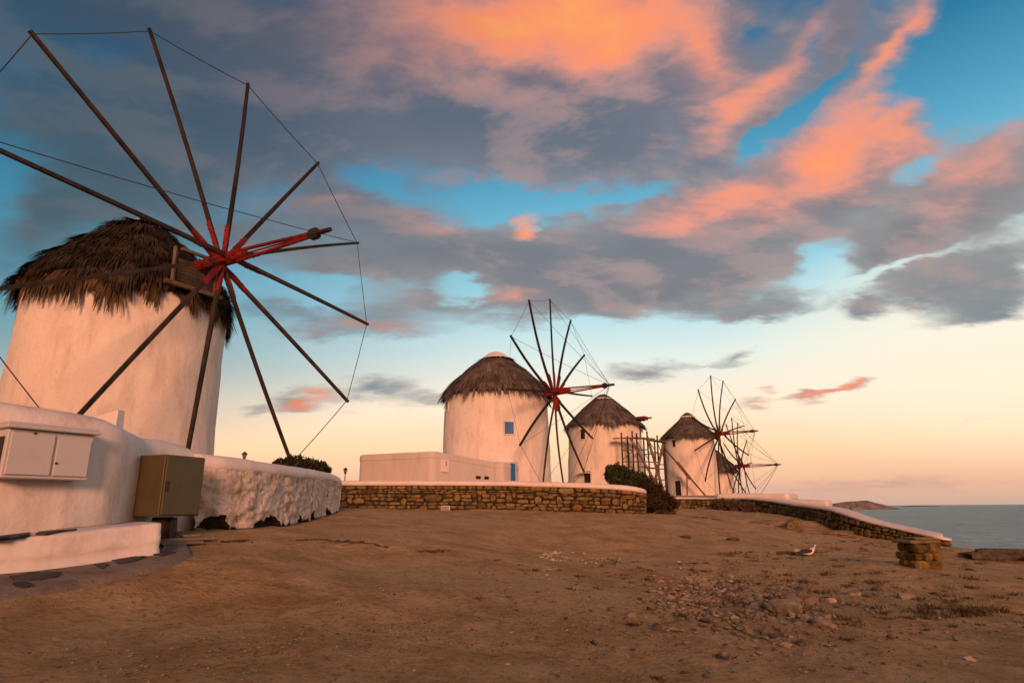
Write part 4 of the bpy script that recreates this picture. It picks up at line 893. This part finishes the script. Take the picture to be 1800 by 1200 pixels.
# ------------------------------------------------------------------ bushes
def leafcloud(mb, c, r, n, size, tint_k=(.7, 1.3), hollow=.55, upw=.2):
    c = np.asarray(c, float); r = np.asarray(r, float)
    d = RNG.normal(0, 1, (n, 3)); d /= np.linalg.norm(d, axis=1)[:, None]
    lump = 1 + .6 * fbm(d[:, 0] * 3 + c[0], d[:, 1] * 2.2 + c[1], d[:, 2] * 2.2, 3, 77)
    rad = (hollow + (1 - hollow) * RNG.random(n) ** .6) * lump
    P = c + d * r * rad[:, None]
    a = RNG.normal(0, 1, (n, 3)); a[:, 2] += upw; a /= np.linalg.norm(a, axis=1)[:, None]; b = np.cross(a, RNG.normal(0, 1, (n, 3))); b /= np.linalg.norm(b, axis=1)[:, None]
    s = size * (.6 + .8 * RNG.random(n))[:, None]
    V = np.stack([P - a * s, P + b * s * .42, P + a * s, P - b * s * .42], 1)
    o = mb.n; mb.add(V.reshape(-1, 3), (np.arange(n)[:, None] * 4 + np.arange(4)).tolist())
    k = tint_k[0] + (tint_k[1] - tint_k[0]) * RNG.random(n); w = RNG.random(n) * .3
    mb.c[-1] = np.repeat(np.stack([k * (1 + w), k, k * (1 - w)], 1), 4, axis=0)
def bush(label, items, mat, leaf, n, base, name='bush', twigs=40, core=True, cat='bush', twm=None):
    root = thing(name, base, label, cat); mb = MB()
    tot = sum(r[0] * r[2] for _, r in items)
    for c, r in items: leafcloud(mb, c, r, int(n * r[0] * r[2] / tot), leaf)
    mb.build('foliage', mat, root)
    mb = MB()
    for _ in range(twigs):
        c, r = random.choice(items); e = np.array(c) + RNG.normal(0, .5, 3) * r; s_ = np.array([base[0] + random.gauss(0, .3) + (e[0] - base[0]) * .5, base[1] + (e[1] - base[1]) * .5 + random.gauss(0, .1), min(base[2], e[2] - .1)])
        mb.tube([s_, s_ * .5 + e * .5 + RNG.normal(0, .08, 3), e], [.02, .014, .006], 4)
    mb.build('stems', twm or M['twig'], root); return root
def aitem(px, py, Y_, rx, ry, rd=None): p = aty(px, py, Y_); k = Y_ / FPX; return (p, np.array([rx * k, (rd or rx) * k, ry * k]))
bush('rounded dark green bush on top of the stone wall, in front of the scaffolding', [aitem(1083, 836, 25, 17, 20), aitem(1100, 842, 25, 20, 18), aitem(1118, 848, 25, 20, 16), aitem(1076, 832, 25, 12, 14)], M['leaf'], .055, 15000, gh(1092, 25.5))
bush('dry brown shrub sprawling down beside the end of the stone wall', [aitem(1135, 862, 24.6, 20, 22), aitem(1152, 872, 24.4, 20, 20), aitem(1168, 880, 24.2, 18, 14), aitem(1180, 885, 24, 14, 9), aitem(1148, 885, 23.8, 20, 10), aitem(1125, 850, 25, 18, 16)], mat_simple('dry_leaf', (.050, .042, .022, 1), (.028, .024, .014, 1), 2.5, .8, 0, .1, tint=True), .045, 16000, gh(1160, 24.3), 'shrub', 160, cat='shrub')
bush('low grey dry shrub against the seaward stone wall', [aitem(1266, 888, 32.5, 16, 10), aitem(1290, 889, 32, 18, 10), aitem(1312, 892, 31.5, 14, 9), aitem(1330, 897, 31, 10, 6)], mat_simple('grey_leaf', (.11, .088, .062, 1), (.065, .052, .038, 1), 2.5, .8, 0, .1, tint=True), .06, 5200, gh(1290, 32), 'shrub', 120, cat='shrub')
bush('leafy dark bush showing over the lumpy white wall', [aitem(492, 812, 19, 10, 5), aitem(508, 812, 19, 9, 9), aitem(522, 811, 19, 11, 10), aitem(538, 815, 19, 9, 10), aitem(551, 817, 19, 11, 9), aitem(566, 822, 19, 9, 9), aitem(576, 827, 19, 6, 6), aitem(530, 835, 19, 34, 16)], M['leaf_dark'], .085, 1900, gh(530, 19.4), 'bush', 30)
# ------------------------------------------------------------------ street lamps
def lamp(px, ytop, Y_, s, label):
    top = aty(px, ytop, Y_); b = np.array([top[0], top[1], g1(top[0], top[1])]); root = thing('street_lamp', b, label, 'street lamp', 'lantern street lamps behind the walls')
    H = top[2]; x, y = top[:2]; mb = MB(); mb.tube([(x, y, b[2] - .1), (x, y, b[2] + .6), (x, y, b[2] + .65), (x, y, H - .62 * s)], [.10, .09, .05, .045], 8); mb.tube([(x, y, H - .68 * s), (x, y, H - .62 * s), (x, y, H - .58 * s)], [.05, .14 * s, .09], 8); mb.build('post', M['lead'], root)
    mb = MB(); mb.tube([(x, y, H - .56 * s), (x, y, H - .22 * s)], [.10 * s, .20 * s], 6, 0); l = mb.build('lantern', M['lampglass'], root)
    mb = MB(); mb.tube([(x, y, H - .22 * s), (x, y, H - .19 * s), (x, y, H - .08 * s), (x, y, H - .04 * s), (x, y, H)], [.27 * s, .25 * s, .09 * s, .05 * s, .015], 6)
    for k in range(6):
        a = PI / 6 + k * PI / 3 + PI / 6; mb.tube([(x + .1 * s * math.cos(a), y + .1 * s * math.sin(a), H - .57 * s), (x + .205 * s * math.cos(a), y + .205 * s * math.sin(a), H - .2 * s)], .018 * s, 4)
    mb.tube([(x, y, H - .59 * s), (x, y, H - .55 * s)], [.05 * s, .12 * s], 6); q = mb.build('lantern_cage', M['lead'], root)
lamp(430.5, 793, 52, 1.0, 'lantern street lamp showing just above the lumpy white wall, left of the leafy bush'); lamp(607.5, 821, 62, .95, 'street lamp with slim post between the lumpy wall and the annex')
# ------------------------------------------------------------------ rocks, stone block, gull, floodlight
def rock(px, Y_, w, h, d, label, name='boulder', mat=None, cat='rock', rough=.35, group=None, tint=(1, 1, 1), sink=.25, base=None, rz=0.0):
    p = gh(px, Y_); mb = MB(); mb.blob((0, 0, 0), (w / 2, d / 2, h / 2), tint=tint, rough=rough, base=base or ICO2); V = mb.v[0]; V[:, 2] = np.sign(V[:, 2]) * (np.abs(V[:, 2]) / (h / 2)) ** .8 * h / 2
    c_, s_ = math.cos(rz), math.sin(rz); V[:, :2] = V[:, :2] @ np.array([[c_, s_], [-s_, c_]])
    V += np.array([p[0], p[1], p[2] + h / 2 - sink * h]); return tag(mb.build(name, mat or M['pebble'], loc=p), label, cat, group)
pb = gh(1612, 12.0)
root = thing('stone_block', pb, 'squat mossy stone pillar with a flat capstone on the dirt slope', 'stone pillar'); rz_ = .12
mb = MB(); yy = 0
for r_, (n, hh) in enumerate(((2, .17), (3, .13), (2, .16))):
    for k in range(n):
        for side in range(2):
            w = .50 / n; c, s_ = math.cos(rz_), math.sin(rz_); lx, ly = (k + .5) * w - .25 + random.uniform(-.03, .03), side * .24 - .12
            b = random.uniform(.3, .85); q = (pb[0] + c * lx - s_ * ly, pb[1] + s_ * lx + c * ly, pb[2] + yy + hh / 2 - .03); m2_ = MB(); m2_.blob((0, 0, 0), (w * .56, .14, hh * .56), rough=.4, base=ICO2); V = m2_.v[0]; V = np.sign(V) * (np.abs(V) / np.array([w * .56, .14, hh * .56])) ** .55 * np.array([w * .53, .135, hh * .54])
            mb.add(np.stack([q[0] + c * V[:, 0] - s_ * V[:, 1], q[1] + s_ * V[:, 0] + c * V[:, 1], q[2] + V[:, 2]], 1), ICO2[1], 0, (b, b * .95, b * .6))
    yy += hh
mb.build('stones', M['stone'], root)
mb = MB(); mb.box((pb[0] - .03, pb[1], pb[2] + yy + .0), .62, .50, .055, rz_ + .03, bev=.02, tint=(.9, .88, .8)); mb.box((pb[0] + .06, pb[1] + .02, pb[2] + yy + .05), .42, .38, .035, rz_ - .05, bev=.012, tint=(1.0, .95, .85)); mb.build('capstone', M['stone'], root)
rock(1399, 22.5, .62, .42, .45, 'squarish brown boulder half buried on the slope below the seaward wall', tint=(.8, .75, .45), sink=.15)
rock(1352, 24, 1.6, .22, 1.2, 'broad flat pale rock shelf on the slope, left of the squarish boulder', tint=(1.1, 1, .9), sink=.3); rock(1450, 21.5, 2.0, .26, 1.3, 'broad low rock bulge below the seaward wall, right of the squarish boulder', tint=(1.0, .85, .65), sink=.35)
rock(1204, 16.3, .26, .09, .2, 'flat dark stone lying alone in the middle of the dirt', tint=(.4, .35, .35)); rock(1289, 16.5, .32, .10, .2, 'flat dark stone lying near the seaward slope, left of the white bird', tint=(.4, .35, .35))
rock(1400, 14.9, .20, .13, .16, 'pale pinkish stone just behind the white bird', tint=(2.4, 2.3, 2.2), mat=M['pebble'], sink=.2)
rock(1772, 16.6, 1.7, .34, .8, 'dark low rock with a pointed end at the brink of the slope above the sea', tint=(.42, .42, .44), rough=.55, sink=.1, base=ICO3)
rock(1737, 16.4, .42, .26, .24, 'small dark upright rock at the pointed end of the low rock by the sea', tint=(.42, .42, .44), rough=.5, sink=.1)
# bird
def bird():
    p = gh(1418, 14.4); root = thing('gull', p, 'white breasted bird with dark wings standing on the dirt slope', 'bird')
    prof = [(-.235, .115, .012, .008), (-.16, .125, .030, .018), (-.08, .130, .052, .045), (0, .135, .068, .062), (.07, .15, .066, .066), (.12, .185, .046, .052), (.145, .225, .032, .036), (.155, .26, .033, .033), (.17, .28, .022, .022), (.185, .283, .008, .008)]
    mb = MB(); V = []
    for x, z, ry, rz in prof:
        for k in range(12): a = 2 * PI * k / 12; V.append((p[0] + x, p[1] + ry * math.cos(a), p[2] - .03 + z + rz * math.sin(a)))
    mb.add(V, grid_faces(len(prof), 12, True) + [tuple(range(12)), tuple(range((len(prof) - 1) * 12, len(prof) * 12))[::-1]]); mb.build('body', M['feather'], root, True)
    for sg in (-1, 1):
        mb = MB(); V = []
        for x, z, hz_ in ((-.27, .118, .006), (-.18, .135, .022), (-.09, .15, .04), (0, .165, .045), (.06, .17, .025)):
            for k in range(6): a = 2 * PI * k / 6; V.append((p[0] + x, p[1] + sg * (.060 - .10 * max(0, -x - .1)) + .018 * math.cos(a), p[2] - .03 + z + hz_ * math.sin(a)))
        mb.add(V, grid_faces(5, 6, True) + [tuple(range(6)), tuple(range(24, 30))[::-1]]); mb.build('wing', M['feather_dark'], root, True)
        mb = MB(); mb.tube([(p[0] + .02, p[1] + sg * .025, p[2] + .06), (p[0] + .015, p[1] + sg * .025, p[2] + .0)], .006, 5); mb.tube([(p[0] + .015, p[1] + sg * .025, p[2] + .004), (p[0] + .055, p[1] + sg * .03, p[2] + .002)], .005, 5); mb.build('leg', M['beak'], root)
    mb = MB(); mb.tube([(p[0] + .18, p[1], p[2] + .252), (p[0] + .225, p[1], p[2] + .243)], [.010, .003], 6); mb.build('beak', M['beak'], root)
bird()
p = gh(782, 21.3); root = thing('floodlight', p, 'small grey floodlight on the ground at the foot of the stone wall', 'floodlight')
mb = MB(); mb.box((p[0], p[1], p[2] + .09), .30, .10, .17, .05, bev=.02); mb.build('housing', M['meter'], root); mb = MB(); mb.box((p[0], p[1] - .056, p[2] + .09), .24, .012, .12, .05, bev=.004); mb.build('lens', M['lampglass'], root); mb = MB(); mb.box((p[0], p[1], p[2] - .005), .2, .14, .03, .05); mb.build('bracket', M['black'], root)
# ------------------------------------------------------------------ rubble, gravel, weeds
def pebbles(name, label, spec, mat, seed, kind='stuff'):
    """spec rows: px, py, spread px x, spread py, count, size"""
    rn = np.random.default_rng(seed); mb = MB()
    for cx, cy, sx, sy, n, s0, s1, tl in spec:
        for _ in range(n):
            px, py = rn.normal(cx, sx), rn.normal(cy, sy)
            v = ray(px, py)
            if v[2] > -.03: continue
            t = 1.2 / -v[2]; p = v * t
            for _k in range(5): t = t * (g1(p[0], p[1]) / p[2]) ** 1.0 if p[2] < 0 else t; p = v * t
            x, y = p[0], p[1]
            if not (2 < y < 45): continue
            z = g1(x, y); s = rn.uniform(s0, s1) * (1 if rn.random() > .1 else 1.7); b = rn.uniform(*tl)
            V0 = ICO0[0] * (1 + .35 * rn.normal(0, 1, (12, 1)).clip(-1, 1)) * np.array([s * rn.uniform(.6, 1.4), s * rn.uniform(.6, 1.2), s * rn.uniform(.3, .7)]); a = rn.uniform(0, PI); c, q = math.cos(a), math.sin(a)
            V0 = V0 @ np.array([[c, q, 0], [-q, c, 0], [0, 0, 1]]); w = rn.uniform(.85, 1.1)
            mb.add(V0 + (x, y, z + s * .15 + .012), ICO0[1], 0, (b, b * w, b * w * w))
    return tag(mb.build(name, mat), label, name.replace('_', ' '), kind=kind)
pebbles('gravel', 'small loose stones strewn over the dirt', [(1000, 1040, 420, 60, 1700, .004, .012, (.35, 1.6)), (1450, 1060, 220, 60, 900, .008, .026, (.35, 1.5)), (700, 1100, 400, 60, 600, .004, .012, (.4, 1.8)), (900, 1120, 520, 55, 1100, .003, .008, (.4, 2.3)), (900, 930, 320, 14, 350, .010, .026, (.5, 1.8)), (1400, 960, 120, 25, 300, .010, .026, (.4, 1.5))], M['pebble'], 5)
pebbles('rubble', 'patch of broken stone and pale plaster chips in the dirt', [(1215, 1045, 42, 22, 420, .012, .045, (.45, 1.7)), (1275, 1060, 45, 20, 260, .014, .05, (.45, 1.5)), (1370, 1085, 45, 18, 160, .014, .05, (.4, 1.3))], M['pebble'], 6)
pebbles('plaster_chips', 'thin scatter of pale plaster chips on the dirt in front of the stone wall', [(968, 975, 12, 2.5, 90, .010, .035, (1.4, 2.6)), (1030, 982, 32, 5, 110, .008, .028, (.9, 2.3)), (1065, 989, 16, 4, 50, .01, .03, (.4, 1.0))], M['pebble'], 7)
rn = random.Random(3)
def rock_edge(pts, lab, w=.10, h=.05):
    P = [ground_hit(*q) for q in pts]; out = []
    for a, b in zip(P[:-1], P[1:]):
        for t in np.linspace(0, 1, 7)[:-1]: q = a + (b - a) * t; out.append([q[0] + random.gauss(0, .02), q[1] + random.gauss(0, .05), g1(q[0], q[1]) + random.uniform(-.3, .25) * h])
    n_ = len(out); mb = MB(); mb.tube(out, [w * .5 * math.sin(PI * (i + .6) / (n_ + .4)) * random.uniform(.6, 1.2) + .01 for i in range(n_)], 7, 0, (.45, .42, .4), sq=.6); return tag(mb.build('rock_edge', M['pebble']), lab, 'rock', 'low rock edges breaking the dirt')
rock_edge([(522, 949), (560, 951), (610, 954), (650, 959), (692, 964)], 'long dark rock edge in the dirt in front of the lumpy white wall', .10)
rock_edge([(392, 952), (420, 953), (447, 955)], 'short dark rock edge in the dirt between the thin slabs and the long edge', .08)
rock_edge([(1193, 907), (1225, 911), (1258, 914), (1292, 918)], 'straight dark rock edge in the dirt below the dry grey shrub', .13)
rock_edge([(1345, 915), (1362, 921), (1372, 926)], 'dark crooked rock edge left of the squarish boulder', .14)
rock_edge([(735, 968), (765, 970), (795, 969)], 'faint dark rock edge in the middle of the bare dirt', .06)
LB = 'broken brown stone lying among the rubble on the dirt slope'
for k in range(34):
    px, py = rn.gauss(1300, 62), 0; py = 1052 + (px - 1300) * .33 + rn.gauss(0, 14); p = ground_hit(px, py); s = rn.uniform(.09, .24)
    rock(px, p[1], s, s * rn.uniform(.35, .6), s * rn.uniform(.6, 1), LB, 'stone', cat='stone', group='stones in the rubble patch', tint=[rn.uniform(.6, 1.25)] * 3, base=ICO, rough=.45, rz=rn.uniform(0, 3), sink=.2)
for px, py, s, lab, t_ in ((1392, 1062, .42, 'large grey brown boulder at the top right of the rubble patch', .9), (1362, 1080, .40, 'low wide boulder among the rubble, just below the largest one', .95), (1410, 1040, .26, 'rounded stone with a dark hollow above the rubble patch', .8),
                           (1448, 1058, .14, 'pale angular stone right of the largest rubble boulder', 1.7), (1262, 1044, .13, 'pale flat stone in the upper part of the rubble patch', 1.8), (1488, 1048, .2, 'flat tan stone on the slope, right of the rubble', 1.2),
                           (1576, 1053, .22, 'flat reddish stone below the stone pillar', 1.3), (1665, 1160, .09, 'small pale stone alone in the near right dirt', 2.0)):
    p = ground_hit(px, py); rock(px, p[1], s, s * .5, s * .7, lab, 'stone', cat='stone', tint=(t_, t_, t_), rough=.4)
mb = MB(); rn = np.random.default_rng(9)
def tuft(x, y, s, n, b):
    z = g1(x, y)
    for _ in range(n):
        a = rn.uniform(0, 2 * PI); r = abs(rn.normal(0, s * .8)); lx, ly = x + r * math.cos(a), y + r * math.sin(a) * .8; l = s * rn.uniform(.25, .9); d = rn.normal(0, .6, 2); w = .006 + s * .03
        mb.add([(lx - w, ly, z), (lx + w, ly, z), (lx + d[0] * l + w * .3, ly + d[1] * l, z + l * .7)], [(0, 1, 2)], 0, (b * rn.uniform(.6, 1.2),) * 3)
for cx, cy, sx, sy, n, s0 in ((1550, 1010, 170, 45, 120, .10), (1250, 1000, 160, 50, 60, .06), (1390, 1060, 26, 8, 34, .12), (1000, 1000, 300, 40, 40, .05), (1690, 1075, 40, 10, 30, .12), (1450, 950, 120, 15, 50, .12), (1170, 905, 40, 4, 20, .12)):
    for _ in range(n):
        p = None; px, py = rn.normal(cx, sx), rn.normal(cy, sy); v = ray(px, py)
        if v[2] > -.035: continue
        t = 1.2 / -v[2]; p = v * t
        for _k in range(5):
            if p[2] < 0: t *= g1(p[0], p[1]) / p[2]; p = v * t
        if 2 < p[1] < 40: tuft(p[0], p[1], s0 * rn.uniform(.5, 1.5), int(rn.uniform(14, 45)), rn.uniform(.5, 1.3))
tag(mb.build('weeds', M['weed']), 'low dry weeds scattered over the slope', 'weeds', kind='stuff')
